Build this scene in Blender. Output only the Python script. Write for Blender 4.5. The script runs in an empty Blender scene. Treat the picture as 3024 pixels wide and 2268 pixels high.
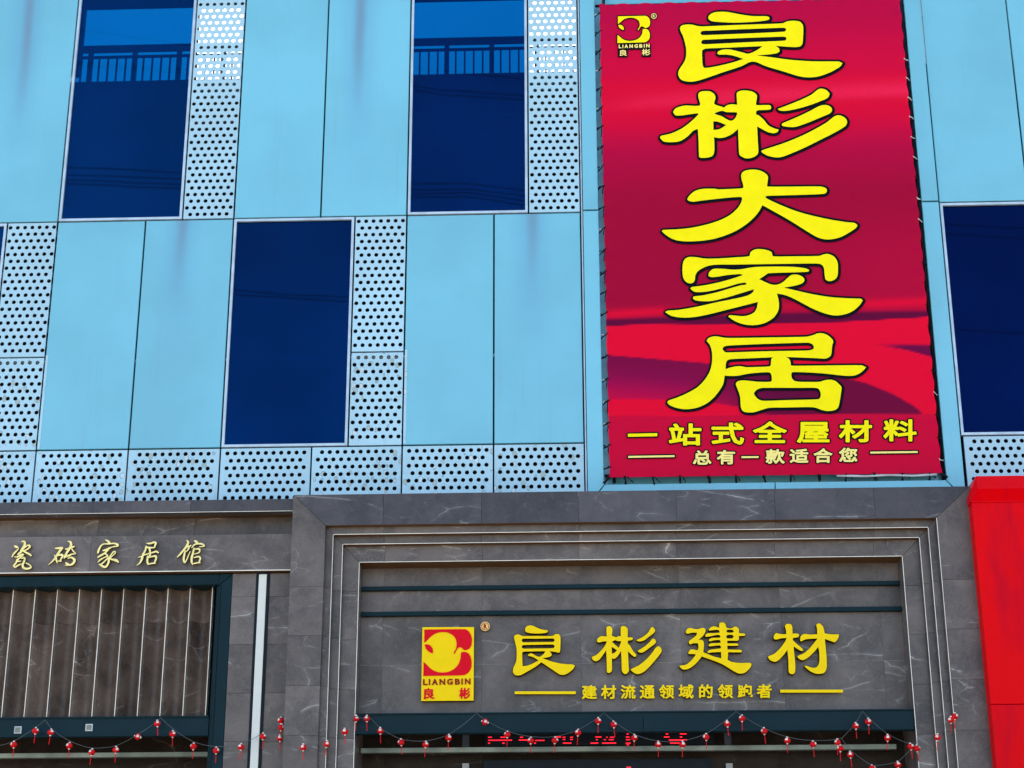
import bpy, bmesh, math, random
import numpy as np
from mathutils import Vector, Matrix

random.seed(7)
S = bpy.context.scene
COL = S.collection

# ------------------------------------------------------------------ camera
FOC = 5200.0
PITCH, YAW, ROLL = .34703904, -.03889473, -.00196698
cp, sp, cy, sy = math.cos(PITCH), math.sin(PITCH), math.cos(YAW), math.sin(YAW)
FWD = np.array([sy*cp, cy*cp, sp]); _r = np.array([cy, -sy, 0]); _u = np.cross(_r, FWD)
RGT = math.cos(ROLL)*_r + math.sin(ROLL)*_u
UPV = -math.sin(ROLL)*_r + math.cos(ROLL)*_u
CAM = np.array([0, -18.0, 1.6])
cd = bpy.data.cameras.new('camera'); cam = bpy.data.objects.new('camera', cd); COL.objects.link(cam)
cd.sensor_width = 36; cd.lens = 36*FOC/3024; cd.clip_end = 1000
m = Matrix(((RGT[0], UPV[0], -FWD[0], CAM[0]), (RGT[1], UPV[1], -FWD[1], CAM[1]), (RGT[2], UPV[2], -FWD[2], CAM[2]), (0, 0, 0, 1)))
cam.matrix_world = m
S.camera = cam

# ------------------------------------------------------------------ sky, sun, exposure
W = bpy.data.worlds.new('World'); S.world = W; W.use_nodes = True
nt = W.node_tree; bg = nt.nodes['Background']
sky = nt.nodes.new('ShaderNodeTexSky'); sky.sky_type = 'NISHITA'; sky.sun_disc = False
SUN_EL, SUN_AZ = math.radians(52), math.radians(-14)      # azimuth from +Y: the sun stands behind the building
sky.sun_elevation = SUN_EL; sky.sun_rotation = SUN_AZ
sky.dust_density = 1.6; sky.ozone_density = 1.2
nt.links.new(sky.outputs[0], bg.inputs[0]); bg.inputs[1].default_value = 0.15
sd = bpy.data.lights.new('sun', 'SUN'); sun = bpy.data.objects.new('sun', sd); COL.objects.link(sun)
sd.energy = 4.0; sd.angle = math.radians(.5); sd.color = (1, .95, .87)
_sv = Vector((math.sin(SUN_AZ)*math.cos(SUN_EL), math.cos(SUN_AZ)*math.cos(SUN_EL), math.sin(SUN_EL)))
sun.rotation_euler = _sv.to_track_quat('Z', 'Y').to_euler(); sun.location = (0, 10, 40)
S.view_settings.view_transform = 'Standard'; S.view_settings.look = 'None'
S.view_settings.gamma = 1; S.view_settings.use_curve_mapping = False
S.view_settings.exposure = 1.75
S.cycles.max_bounces = 8; S.cycles.transparent_max_bounces = 12

# ------------------------------------------------------------------ measuring helper: a photo pixel on the plane y = const
def at(px, py, y=0.0):
    d = FWD*FOC + RGT*(px-1512) - UPV*(py-1134)
    t = (y-CAM[1])/d[1]; p = CAM + d*t
    return float(p[0]), float(p[2])
def X(px, py, y=0.0): return at(px, py, y)[0]
def Z(px, py, y=0.0): return at(px, py, y)[1]

# ------------------------------------------------------------------ materials
def newmat(name):
    m = bpy.data.materials.new(name); m.use_nodes = True
    n = m.node_tree.nodes; b = n['Principled BSDF']
    return m, m.node_tree, n, b
def L(t, a, b): t.links.new(a, b)
def math_n(t, op, a, b=None, clamp=False):
    n = t.nodes.new('ShaderNodeMath'); n.operation = op; n.use_clamp = clamp
    for i, v in enumerate((a, b)):
        if v is None: continue
        if isinstance(v, (int, float)): n.inputs[i].default_value = v
        else: L(t, v, n.inputs[i])
    return n.outputs[0]
def mixc(t, f, a, b, mode='MIX'):
    n = t.nodes.new('ShaderNodeMix'); n.data_type = 'RGBA'; n.blend_type = mode
    for i, v in ((0, f), (6, a), (7, b)):
        if isinstance(v, (int, float)): n.inputs[i].default_value = v
        elif isinstance(v, tuple): n.inputs[i].default_value = (*v, 1) if len(v) == 3 else v
        else: L(t, v, n.inputs[i])
    return n.outputs[2]
def ramp(t, v, a, b):
    n = t.nodes.new('ShaderNodeMapRange'); n.interpolation_type = 'SMOOTHSTEP'
    L(t, v, n.inputs[0]); n.inputs[1].default_value = a; n.inputs[2].default_value = b
    return n.outputs[0]
def noise(t, vec, scale, detail=4, rough=.5, dist=0):
    n = t.nodes.new('ShaderNodeTexNoise'); n.inputs['Scale'].default_value = scale
    n.inputs['Detail'].default_value = detail; n.inputs['Roughness'].default_value = rough
    n.inputs['Distortion'].default_value = dist
    if vec is not None: L(t, vec, n.inputs['Vector'])
    return n.outputs[0]
def coords(t, scale=(1, 1, 1), rot=(0, 0, 0), rand=True):
    tc = t.nodes.new('ShaderNodeTexCoord'); mp = t.nodes.new('ShaderNodeMapping')
    mp.inputs['Scale'].default_value = scale; mp.inputs['Rotation'].default_value = rot
    src = tc.outputs['Object']
    if rand:
        oi = t.nodes.new('ShaderNodeObjectInfo')
        ad = t.nodes.new('ShaderNodeVectorMath'); ad.operation = 'ADD'
        cm = t.nodes.new('ShaderNodeVectorMath'); cm.operation = 'SCALE'
        cx = t.nodes.new('ShaderNodeCombineXYZ')
        L(t, oi.outputs['Random'], cx.inputs[0]); L(t, oi.outputs['Random'], cx.inputs[2])
        L(t, cx.outputs[0], cm.inputs[0]); cm.inputs['Scale'].default_value = 91.0
        L(t, src, ad.inputs[0]); L(t, cm.outputs[0], ad.inputs[1]); src = ad.outputs[0]
    L(t, src, mp.inputs['Vector'])
    return mp.outputs[0]
def bump(t, b, h, strength, dist=.01):
    n = t.nodes.new('ShaderNodeBump'); n.inputs['Strength'].default_value = strength; n.inputs['Distance'].default_value = dist
    L(t, h, n.inputs['Height']); L(t, n.outputs[0], b.inputs['Normal'])

def plain(name, col, rough=.5, metal=0, vary=.12, scale=6, spec=.08):
    m, t, n, b = newmat(name)
    v = coords(t)
    f = noise(t, v, scale, 5)
    c = mixc(t, ramp(t, f, .3, .7), tuple(x*(1-vary) for x in col), tuple(min(1, x*(1+vary)) for x in col))
    L(t, c, b.inputs['Base Color']); b.inputs['Roughness'].default_value = rough; b.inputs['Metallic'].default_value = metal
    b.inputs['Specular IOR Level'].default_value = spec
    return m

PANEL = (.138, .435, .53)
PERF = (.34, .54, .61)
def panel_mat(name, col, weather=0.0):
    m, t, n, b = newmat(name)
    v = coords(t); vw = coords(t, rand=False)
    cloud = noise(t, v, .8, 4)
    c = mixc(t, ramp(t, cloud, .3, .7), tuple(x*.92 for x in col), tuple(x*1.06 for x in col))
    # faint rain streaks running down
    vs = coords(t, scale=(9, 9, .35))
    st = ramp(t, noise(t, vs, 1.6, 5, .6), .56, .75)
    c = mixc(t, math_n(t, 'MULTIPLY', st, .22), c, (.15, .27, .34))
    # one dirt run below the joint overhead: x in colour.r (local metres), strength in colour.g
    oi = t.nodes.new('ShaderNodeObjectInfo'); se = t.nodes.new('ShaderNodeSeparateColor'); L(t, oi.outputs['Color'], se.inputs[0])
    sx = t.nodes.new('ShaderNodeSeparateXYZ'); L(t, vw, sx.inputs[0])
    x0 = math_n(t, 'SUBTRACT', se.outputs[0], 0.5)
    wob = math_n(t, 'MULTIPLY', math_n(t, 'SUBTRACT', noise(t, coords(t, scale=(1, 1, .6)), 1.0, 3), .5), .08)
    dx = math_n(t, 'ABSOLUTE', math_n(t, 'SUBTRACT', math_n(t, 'ADD', sx.outputs[0], wob), x0))
    core = math_n(t, 'SUBTRACT', 1.0, ramp(t, dx, .0, .10))
    wide = math_n(t, 'SUBTRACT', 1.0, ramp(t, dx, .0, .30))
    zl = math_n(t, 'ADD', sx.outputs[2], math_n(t, 'MULTIPLY', se.outputs[2], 1.1))
    down = ramp(t, zl, -.9, 1.4)
    down2 = ramp(t, zl, .2, 1.7)
    f1 = math_n(t, 'MULTIPLY', math_n(t, 'MULTIPLY', core, down2), math_n(t, 'MULTIPLY', se.outputs[1], .95))
    f2 = math_n(t, 'MULTIPLY', math_n(t, 'MULTIPLY', wide, down), math_n(t, 'MULTIPLY', se.outputs[1], .62))
    c = mixc(t, f2, c, (.105, .31, .45)); c = mixc(t, f1, c, (.12, .235, .31))
    rough = .24
    h = noise(t, v, 2.2, 2)
    if weather:
        # flaking film: rounded pale and grey-beige patches with dark rims
        vo = t.nodes.new('ShaderNodeTexVoronoi'); vo.feature = 'F1'; vo.inputs['Scale'].default_value = 13
        vv = coords(t, scale=(1, 1, .75))
        L(t, vv, vo.inputs['Vector'])
        sep = t.nodes.new('ShaderNodeSeparateColor'); L(t, vo.outputs['Color'], sep.inputs[0])
        dd = math_n(t, 'ADD', vo.outputs['Distance'], math_n(t, 'MULTIPLY', math_n(t, 'SUBTRACT', noise(t, v, 30, 3), .5), .35))
        pick = math_n(t, 'GREATER_THAN', sep.outputs[0], 1-weather*.44)
        disc = math_n(t, 'MULTIPLY', pick, math_n(t, 'SUBTRACT', 1.0, ramp(t, dd, .27, .31)))
        rim = math_n(t, 'MULTIPLY', pick, math_n(t, 'SUBTRACT', 1.0, ramp(t, dd, .33, .37)))
        tint = mixc(t, sep.outputs[1], (.30, .36, .30), (.50, .60, .62))
        c = mixc(t, math_n(t, 'MULTIPLY', rim, .75), c, (.12, .20, .22))
        c = mixc(t, disc, c, tint)
        gr = ramp(t, noise(t, coords(t, scale=(3, 3, 1)), 5, 6, .65), .50, .72)
        c = mixc(t, math_n(t, 'MULTIPLY', gr, .45*weather), c, (.26, .38, .42))
        cr = math_n(t, 'ABSOLUTE', math_n(t, 'SUBTRACT', noise(t, v, 9, 5, .7, 1.5), .5))
        crk = math_n(t, 'MULTIPLY', math_n(t, 'SUBTRACT', 1.0, ramp(t, cr, .0, .012)), ramp(t, noise(t, v, 2.6, 2), .50, .60))
        c = mixc(t, math_n(t, 'MULTIPLY', crk, .7*weather), c, (.10, .18, .20))
        h = math_n(t, 'ADD', h, disc)
    hs = t.nodes.new('ShaderNodeHueSaturation'); L(t, c, hs.inputs['Color'])
    L(t, math_n(t, 'ADD', math_n(t, 'MULTIPLY', oi.outputs['Random'], .10), .95), hs.inputs['Value'])
    L(t, hs.outputs[0], b.inputs['Base Color']); b.inputs['Roughness'].default_value = rough
    b.inputs['Specular IOR Level'].default_value = .85
    bump(t, b, h, .16, .03)
    return m

def stone_mat(name, ca, cb, vein=(.42, .41, .40), rough=.34, vs=1.0, spec=.22):
    m, t, n, b = newmat(name)
    v = coords(t)
    c1 = noise(t, v, 1.6, 7, .6, .4); c2 = noise(t, v, 55, 5, .7); c3 = noise(t, v, 7, 6, .65, .8)
    c = mixc(t, ramp(t, c1, .32, .68), ca, cb)
    c = mixc(t, math_n(t, 'MULTIPLY', ramp(t, c3, .45, .75), .45), c, tuple(x*1.45 for x in cb))
    c = mixc(t, math_n(t, 'MULTIPLY', ramp(t, c2, .35, .7), .22), c, tuple(x*1.7 for x in cb))
    # hairline veins: crack network of a distorted Voronoi, broken up by masks
    for rot, sc, wd, lo, st, dist in ((.62, .95*vs, .0040, .53, .85, .20), (-.45, 1.5*vs, .0034, .57, .7, .25), (.9, 3.1*vs, .006, .60, .35, .3)):
        vv = coords(t, scale=(.62, 1.0, 1.7), rot=(0, rot, 0))
        nn = t.nodes.new('ShaderNodeTexNoise'); nn.inputs['Scale'].default_value = 2.2; nn.inputs['Detail'].default_value = 4
        L(t, vv, nn.inputs['Vector'])
        sb = t.nodes.new('ShaderNodeVectorMath'); sb.operation = 'SUBTRACT'; L(t, nn.outputs['Color'], sb.inputs[0]); sb.inputs[1].default_value = (.5, .5, .5)
        sl_ = t.nodes.new('ShaderNodeVectorMath'); sl_.operation = 'SCALE'; L(t, sb.outputs[0], sl_.inputs[0]); sl_.inputs['Scale'].default_value = dist
        aa = t.nodes.new('ShaderNodeVectorMath'); aa.operation = 'ADD'; L(t, vv, aa.inputs[0]); L(t, sl_.outputs[0], aa.inputs[1])
        vo = t.nodes.new('ShaderNodeTexVoronoi'); vo.feature = 'DISTANCE_TO_EDGE'; vo.inputs['Scale'].default_value = sc
        L(t, aa.outputs[0], vo.inputs['Vector'])
        ln = math_n(t, 'SUBTRACT', 1.0, ramp(t, vo.outputs['Distance'], .0, wd*sc))
        mk = ramp(t, noise(t, coords(t, scale=(1, 1, 1), rot=(0, rot, .4)), 2.0, 4, .6), lo-.03, lo+.09)
        c = mixc(t, math_n(t, 'MULTIPLY', math_n(t, 'MULTIPLY', ln, mk), st), c, vein)
        halo = math_n(t, 'MULTIPLY', math_n(t, 'SUBTRACT', 1.0, ramp(t, vo.outputs['Distance'], .0, wd*sc*9)), mk)
        c = mixc(t, math_n(t, 'MULTIPLY', halo, .14*st), c, vein)
    oi = t.nodes.new('ShaderNodeObjectInfo')
    hs = t.nodes.new('ShaderNodeHueSaturation'); L(t, c, hs.inputs['Color'])
    L(t, math_n(t, 'ADD', math_n(t, 'MULTIPLY', oi.outputs['Random'], .34), .83), hs.inputs['Value'])
    L(t, hs.outputs[0], b.inputs['Base Color'])
    L(t, math_n(t, 'ADD', math_n(t, 'MULTIPLY', c3, .2), rough-.1), b.inputs['Roughness']); b.inputs['Specular IOR Level'].default_value = spec
    return m

def glass_mat(name, tint, refl, refl_col):
    m, t, n, b = newmat(name)
    n.remove(b); out = n['Material Output']
    tr = n.new('ShaderNodeBsdfTransparent'); tr.inputs[0].default_value = (*tint, 1)
    gl = n.new('ShaderNodeBsdfGlossy'); gl.inputs['Roughness'].default_value = .02; gl.inputs['Color'].default_value = (*refl_col, 1)
    v = coords(t); nz = noise(t, v, .7, 2)
    oi = n.new('ShaderNodeObjectInfo')
    cl = noise(t, v, .8, 4)
    gc = mixc(t, 1.0, mixc(t, ramp(t, cl, .3, .75), tuple(x*.82 for x in refl_col), tuple(x*1.15 for x in refl_col)), oi.outputs['Color'], 'MULTIPLY')  # reflection mottling and per-pane dimming are painted into the glossy colour
    L(t, gc, gl.inputs['Color'])
    bp = n.new('ShaderNodeBump'); bp.inputs['Strength'].default_value = .03; bp.inputs['Distance'].default_value = .02
    L(t, nz, bp.inputs['Height']); L(t, bp.outputs[0], gl.inputs['Normal'])
    df = n.new('ShaderNodeBsdfDiffuse'); df.inputs[0].default_value = (.004, .012, .045, 1)
    m0 = n.new('ShaderNodeMixShader'); m0.inputs[0].default_value = .35
    L(t, tr.outputs[0], m0.inputs[1]); L(t, df.outputs[0], m0.inputs[2])
    mx = n.new('ShaderNodeMixShader')
    lw = n.new('ShaderNodeFresnel'); lw.inputs['IOR'].default_value = 1.5
    L(t, math_n(t, 'ADD', lw.outputs[0], refl, True), mx.inputs[0])
    L(t, m0.outputs[0], mx.inputs[1]); L(t, gl.outputs[0], mx.inputs[2])
    L(t, mx.outputs[0], out.inputs['Surface'])
    return m

def emit_mat(name, col, s):
    m, t, n, b = newmat(name)
    b.inputs['Base Color'].default_value = (.05, .0, .0, 1)
    b.inputs['Emission Color'].default_value = (*col, 1); b.inputs['Emission Strength'].default_value = s
    return m

M = {}
M['panel'] = panel_mat('blue_panel_paint', PANEL)
M['perf'] = panel_mat('perforated_panel_paint', PERF)
M['perf_worn'] = panel_mat('perforated_panel_flaking', PERF, 1.0)
M['frame'] = plain('window_frame_aluminium', (.42, .52, .58), .35, .2)
M['glass'] = glass_mat('blue_tinted_glass', (.0, .31, .52), .10, (.0, .155, .49))
M['dark'] = plain('interior_dark', (.012, .016, .02), .8)
M['slab'] = plain('roof_slab_concrete', (.05, .055, .06), .9)
M['rail'] = plain('railing_grey_paint', (.05, .06, .07), .5)
M['stone'] = stone_mat('grey_veined_stone', (.064, .053, .047), (.138, .113, .097), (.50, .47, .42))
M['stone_top'] = stone_mat('dark_grey_veined_stone', (.038, .035, .037), (.074, .065, .066), (.42, .40, .38))
M['soffit_bounce'] = plain('brown_soffit_bounce', (.15, .075, .03), .6)  # warm ground bounce painted as brown on the stone undersides
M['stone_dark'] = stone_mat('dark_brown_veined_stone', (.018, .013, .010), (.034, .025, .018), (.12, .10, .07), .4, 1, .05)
M['stone_flute'] = stone_mat('fluted_brown_grey_stone', (.042, .029, .022), (.125, .088, .066), (.42, .36, .30), .3, 1.2, .15)
M['trim'] = plain('polished_arris_trim', (.92, .82, .66), .3, .1, spec=.4)
M['navy'] = plain('dark_teal_painted_steel', (.004, .020, .026), .42, 0, .10, 3, .10)
M['black'] = plain('black_steel', (.010, .014, .018), .45)
M['yellow'] = plain('yellow_acrylic', (.95, .64, .001), .4, 0, .02)
M['gold'] = plain('pale_gold_metal', (.90, .74, .28), .4, .1, .10, 20)
M['letter_side'] = plain('letter_return_shadow_rim', (.035, .022, .004), .6)  # letter returns; their dark colour also paints a shadow rim
M['print_yellow'] = plain('printed_yellow', (.90, .76, .001), .5, 0, .03)
M['print_cream'] = plain('printed_cream', (.92, .76, .22), .5, 0, .03)
M['print_black'] = plain('printed_black', (.003, .005, .008), .6, spec=.03)
M['red_print'] = plain('red_acrylic', (.72, .001, .012), .4, 0, .04)
M['maroon'] = plain('dark_red_letter', (.28, .012, .006), .4, 0, .05)
m, t, n, b = newmat('red_painted_aluminium'); M['red_panel'] = m
_c = mixc(t, ramp(t, noise(t, coords(t, scale=(2.2, 1, .5)), 1.3, 5, .6), .45, .78), (.74, .0, .003), (.50, .0, .014))
_c = mixc(t, math_n(t, 'MULTIPLY', ramp(t, noise(t, coords(t, scale=(7, 1, .6)), 2, 5, .65), .55, .8), .35), _c, (.30, .0, .01))
L(t, _c, b.inputs['Base Color']); b.inputs['Roughness'].default_value = .35; b.inputs['Specular IOR Level'].default_value = .05
bump(t, b, noise(t, coords(t), 1.6, 2), .15, .03)
M['white'] = plain('white_acrylic_tube', (.68, .69, .60), .4, 0, .03)
M['rope'] = plain('black_lacing_rope', (.012, .012, .014), .8)
M['rope_white'] = plain('white_lacing_rope', (.55, .55, .55), .8)
M['badge'] = plain('badge_gold', (.92, .60, .20), .4, 0, .05)
M['lantern'] = plain('red_lantern_paper', (.66, .010, .012), .5, 0, .15, 60)
M['gilt'] = plain('lantern_gilt_print', (.80, .68, .56), .35, .1)
M['wire'] = plain('grey_hanging_wire', (.12, .125, .12), .6)
M['lightbar'] = plain('stainless_light_bar', (.22, .24, .19), .35, .1, .35, 3)
M['plate'] = plain('pale_switch_plate', (.42, .42, .40), .5)
M['ground'] = plain('concrete_paving', (.34, .29, .23), .85, 0, .2, 1.5)
M['cable'] = plain('cable_black', (.01, .01, .01), .7)
M['led'] = emit_mat('led_red', (1, .01, .03), .6)

# ------------------------------------------------------------------ object helpers
WP = {}
def link(o, parent, w):
    COL.objects.link(o)
    if parent is not None:
        o.parent = parent; pw = WP[parent.name]
        o.location = (w[0]-pw[0], w[1]-pw[1], w[2]-pw[2])
    else: o.location = w
    WP[o.name] = tuple(w); return o
def empty(name, loc, label, cat, group=None):
    o = bpy.data.objects.new(name, None); o.empty_display_size = .2
    link(o, None, loc); o['label'] = label; o['category'] = cat
    if group: o['group'] = group
    return o
def tag(o, label, cat, group=None):
    o['label'] = label; o['category'] = cat
    if group: o['group'] = group
    return o
def structure(o): o['kind'] = 'structure'; return o
def mesh_obj(name, verts, faces, mat, parent=None, smooth=False, origin=None):
    v = np.array(verts, float)
    c = (v.min(0)+v.max(0))/2 if origin is None else np.array(origin, float)
    me = bpy.data.meshes.new(name); me.from_pydata((v-c).tolist(), [], faces)
    me.materials.append(mat)
    if smooth: me.polygons.foreach_set('use_smooth', [True]*len(me.polygons))
    me.update()
    o = bpy.data.objects.new(name, me)
    return link(o, parent, tuple(c))
def bm_obj(name, bm, mat, parent=None, smooth=False):
    bmesh.ops.recalc_face_normals(bm, faces=bm.faces)
    me = bpy.data.meshes.new(name); bm.to_mesh(me); bm.free()
    n = len(me.vertices); a = np.empty(n*3); me.vertices.foreach_get('co', a); a = a.reshape(-1, 3)
    c = (a.min(0)+a.max(0))/2; me.vertices.foreach_set('co', (a-c).ravel())
    for mm in (mat if isinstance(mat, list) else [mat]): me.materials.append(mm)
    if smooth: me.polygons.foreach_set('use_smooth', [True]*len(me.polygons))
    me.update(); o = bpy.data.objects.new(name, me)
    return link(o, parent, tuple(c))
def prism(name, pts, y0, y1, mat, parent=None, bev=.003, under=None):
    """polygon in (x, z), extruded from front y0 back to y1"""
    bm = bmesh.new()
    a = [bm.verts.new((x, y0, z)) for x, z in pts]; b = [bm.verts.new((x, y1, z)) for x, z in pts]
    f = bm.faces.new(a); bm.faces.new(b[::-1]); k = len(pts)
    for i in range(k): bm.faces.new((a[i], b[i], b[(i+1) % k], a[(i+1) % k]))
    bmesh.ops.recalc_face_normals(bm, faces=bm.faces)
    if bev:
        ed = [e for e in bm.edges if all(abs(v.co.y-y0) < 1e-6 for v in e.verts)]
        bmesh.ops.bevel(bm, geom=ed, offset=bev, segments=1, affect='EDGES')
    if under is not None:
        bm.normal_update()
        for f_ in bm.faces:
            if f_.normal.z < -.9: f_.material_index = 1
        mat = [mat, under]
    return bm_obj(name, bm, mat, parent)
def box(name, x0, x1, y0, y1, z0, z1, mat, parent=None, bev=.003, under=None):
    return prism(name, [(x0, z0), (x1, z0), (x1, z1), (x0, z1)], y0, y1, mat, parent, bev, under)
def tube(name, pts, r, mat, parent=None, k=6, closed=False):
    P = [Vector(p) for p in pts]; vs = []; fs = []
    for i, p in enumerate(P):
        d = (P[min(i+1, len(P)-1)]-P[max(i-1, 0)]).normalized()
        a = d.orthogonal().normalized() if i == 0 else (pa - d*pa.dot(d)).normalized()
        pa = a; b = d.cross(a)
        rr = r[i] if isinstance(r, (list, tuple)) else r
        for j in range(k):
            t = 2*math.pi*j/k; vs.append(p + (a*math.cos(t)+b*math.sin(t))*rr)
    for i in range(len(P)-1):
        for j in range(k): fs.append((i*k+j, i*k+(j+1) % k, (i+1)*k+(j+1) % k, (i+1)*k+j))
    fs.append(tuple(range(k))[::-1]); fs.append(tuple((len(P)-1)*k+j for j in range(k)))
    return mesh_obj(name, [tuple(v) for v in vs], fs, mat, parent, True)

# ------------------------------------------------------------------ outline tools (lettering)
def parse(s):
    out = []
    for part in s.strip().split(';'):
        p = [tuple(float(q) for q in w.split(',')) for w in part.split()]
        if p: out.append(p)
    return out
def smooth_loop(p, n=5):
    P = np.array(p); k = len(P); out = []
    def corner(i):
        a = P[i]-P[i-1]; b = P[(i+1) % k]-P[i]
        c = np.dot(a, b)/(np.linalg.norm(a)*np.linalg.norm(b)+1e-9)
        return c < math.cos(math.radians(68))
    cr = [corner(i) for i in range(k)]
    for i in range(k):
        p0, p1, p2, p3 = P[i-1], P[i], P[(i+1) % k], P[(i+2) % k]
        d = np.linalg.norm(p2-p1)
        m1 = (p2-p0)/2 if not cr[i] else (p2-p1); m2 = (p3-p1)/2 if not cr[(i+1) % k] else (p2-p1)
        for mm in (m1, m2):
            q = np.linalg.norm(mm)
            if q > d*1.05: mm *= d*1.05/q
        for j in range(n):
            t = j/n; h1 = 2*t**3-3*t**2+1; h2 = -2*t**3+3*t**2; h3 = t**3-2*t**2+t; h4 = t**3-t**2
            out.append(tuple(h1*p1+h2*p2+h3*m1+h4*m2))
    return out
def segs_of(loops):
    a = []; b = []
    for l in loops:
        l = np.array(l); a.append(l); b.append(np.roll(l, -1, 0))
    return np.concatenate(a), np.concatenate(b)
def sdf_loops(loops, cell, pad):
    A, B = segs_of(loops)
    lo = A.min(0)-pad; hi = A.max(0)+pad
    xs = np.arange(lo[0], hi[0]+cell, cell); ys = np.arange(lo[1], hi[1]+cell, cell)
    gx, gy = np.meshgrid(xs, ys, indexing='ij')
    D = np.full(gx.shape, 1e9); ins = np.zeros(gx.shape, bool)
    for (ax, ay), (bx, by) in zip(A, B):
        dx, dy = bx-ax, by-ay; q = dx*dx+dy*dy+1e-12
        t = np.clip(((gx-ax)*dx+(gy-ay)*dy)/q, 0, 1)
        d = (gx-ax-t*dx)**2+(gy-ay-t*dy)**2
        np.minimum(D, d, out=D)
        if (ay > ys[0]-1) and ay != by:
            c = ((ay > gy) != (by > gy)) & (gx < (bx-ax)*(gy-ay)/(by-ay)+ax)
            ins ^= c
    D = np.sqrt(D); D[ins] *= -1
    return xs, ys, D
def sdf_strokes(strokes, cell, pad=6):
    A = np.array([q[:2] for s in strokes for q in s]); R = max(q[2] for s in strokes for q in s)
    lo = A.min(0)-R-pad; hi = A.max(0)+R+pad
    xs = np.arange(lo[0], hi[0]+cell, cell); ys = np.arange(lo[1], hi[1]+cell, cell)
    gx, gy = np.meshgrid(xs, ys, indexing='ij'); D = np.full(gx.shape, 1e9)
    for s in strokes:
        P = np.array(s, float); k = len(P)
        Q = []
        for i in range(k-1):
            p0, p1, p2, p3 = P[max(i-1, 0)], P[i], P[i+1], P[min(i+2, k-1)]
            for j in range(4):
                t = j/4; Q.append(.5*((2*p1)+(-p0+p2)*t+(2*p0-5*p1+4*p2-p3)*t*t+(-p0+3*p1-3*p2+p3)*t**3))
        Q.append(P[-1])
        for a, b in zip(Q[:-1], Q[1:]):
            dx, dy = b[0]-a[0], b[1]-a[1]; q = dx*dx+dy*dy+1e-9
            t = np.clip(((gx-a[0])*dx+(gy-a[1])*dy)/q, 0, 1)
            d = np.sqrt((gx-a[0]-t*dx)**2+(gy-a[1]-t*dy)**2)-(a[2]+(b[2]-a[2])*t)
            np.minimum(D, d, out=D)
    return xs, ys, D
def contour(xs, ys, D, lev):
    F = D-lev; F[F == 0] = 1e-6; S_ = F < 0
    nx, ny = F.shape; nxt = {}
    act = np.argwhere(~((S_[:-1, :-1] == S_[1:, :-1]) & (S_[:-1, :-1] == S_[:-1, 1:]) & (S_[:-1, :-1] == S_[1:, 1:])))
    def ep(i, j, d):   # crossing on edge starting at (i,j): d=0 along x, 1 along y
        a = F[i, j]; b = F[i+1, j] if d == 0 else F[i, j+1]; t = a/(a-b)
        return (xs[i]+t*(xs[i+1]-xs[i]), ys[j]) if d == 0 else (xs[i], ys[j]+t*(ys[j+1]-ys[j]))
    pts = {}
    def add(a, b):
        for e in (a, b):
            if e not in pts: pts[e] = ep(*e)
        nxt.setdefault(a, []).append(b)
    for i, j in act:
        i = int(i); j = int(j)
        c = [S_[i, j], S_[i+1, j], S_[i+1, j+1], S_[i, j+1]]
        e = [(i, j, 0), (i+1, j, 1), (i, j+1, 0), (i, j, 1)]
        # walk corners ccw; enter where outside->inside, leave where inside->outside
        ent = [k for k in range(4) if (not c[k]) and c[(k+1) % 4]]
        lev_ = [k for k in range(4) if c[k] and (not c[(k+1) % 4])]
        if len(ent) == 1: add(e[lev_[0]], e[ent[0]])
        else:
            for k in ent:
                l = (k+1) % 4 if (k+1) % 4 in lev_ else lev_[0]
                add(e[l], e[k])
    loops = []
    while nxt:
        st = next(iter(nxt)); cur = st; lp = []
        while cur in nxt:
            lp.append(pts[cur]); v = nxt[cur]; n2 = v.pop()
            if not v: del nxt[cur]
            cur = n2
            if cur == st: break
        if len(lp) > 3: loops.append(lp)
    return loops
def simplify(l, tol):
    if len(l) < 12: return l
    P = np.array(l); keep = []
    last = 0; keep.append(0)
    i = 1; n = len(P)
    while i < n:
        a = P[last]; b = P[i]
        if i-last > 1:
            seg = P[last+1:i]; d = b-a; q = np.hypot(*d)+1e-9
            dev = np.abs((seg[:, 0]-a[0])*d[1]-(seg[:, 1]-a[1])*d[0])/q
            if dev.max() > tol: last = i-1; keep.append(last); continue
        i += 1
    return [tuple(P[k]) for k in keep]
def flat(name, loops, y, th, mat, parent, side=None, bev=0):
    """loops in world (x, z); solid letter whose front face is at y and whose thickness is th"""
    cu = bpy.data.curves.new(name, 'CURVE'); cu.dimensions = '2D'; cu.fill_mode = 'BOTH' if th else 'FRONT'
    cu.extrude = th/2; cu.bevel_depth = bev; cu.bevel_resolution = 0
    if bev: cu.offset = -bev
    for l in loops:
        s = cu.splines.new('POLY'); s.points.add(len(l)-1)
        s.points.foreach_set('co', [c for p in l for c in (p[0], p[1], 0, 1)]); s.use_cyclic_u = True
    o = bpy.data.objects.new(name, cu); COL.objects.link(o)
    me = bpy.data.meshes.new_from_object(o.evaluated_get(bpy.context.evaluated_depsgraph_get()))
    bpy.data.objects.remove(o); bpy.data.curves.remove(cu)
    n = len(me.vertices); a = np.empty(n*3); me.vertices.foreach_get('co', a); a = a.reshape(-1, 3)
    zmax = a[:, 2].max()
    v = np.stack([a[:, 0], y+(zmax-a[:, 2]), a[:, 1]], 1)
    c = (v.min(0)+v.max(0))/2
    me.vertices.foreach_set('co', (v-c).ravel()); me.materials.clear(); me.materials.append(mat)
    if side is not None:
        me.materials.append(side); me.update()
        for p in me.polygons:
            if abs(p.normal.y) < .92: p.material_index = 1
    me.update(); o = bpy.data.objects.new(name, me); me.name = name
    return link(o, parent, tuple(c))
GL = {}
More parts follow.
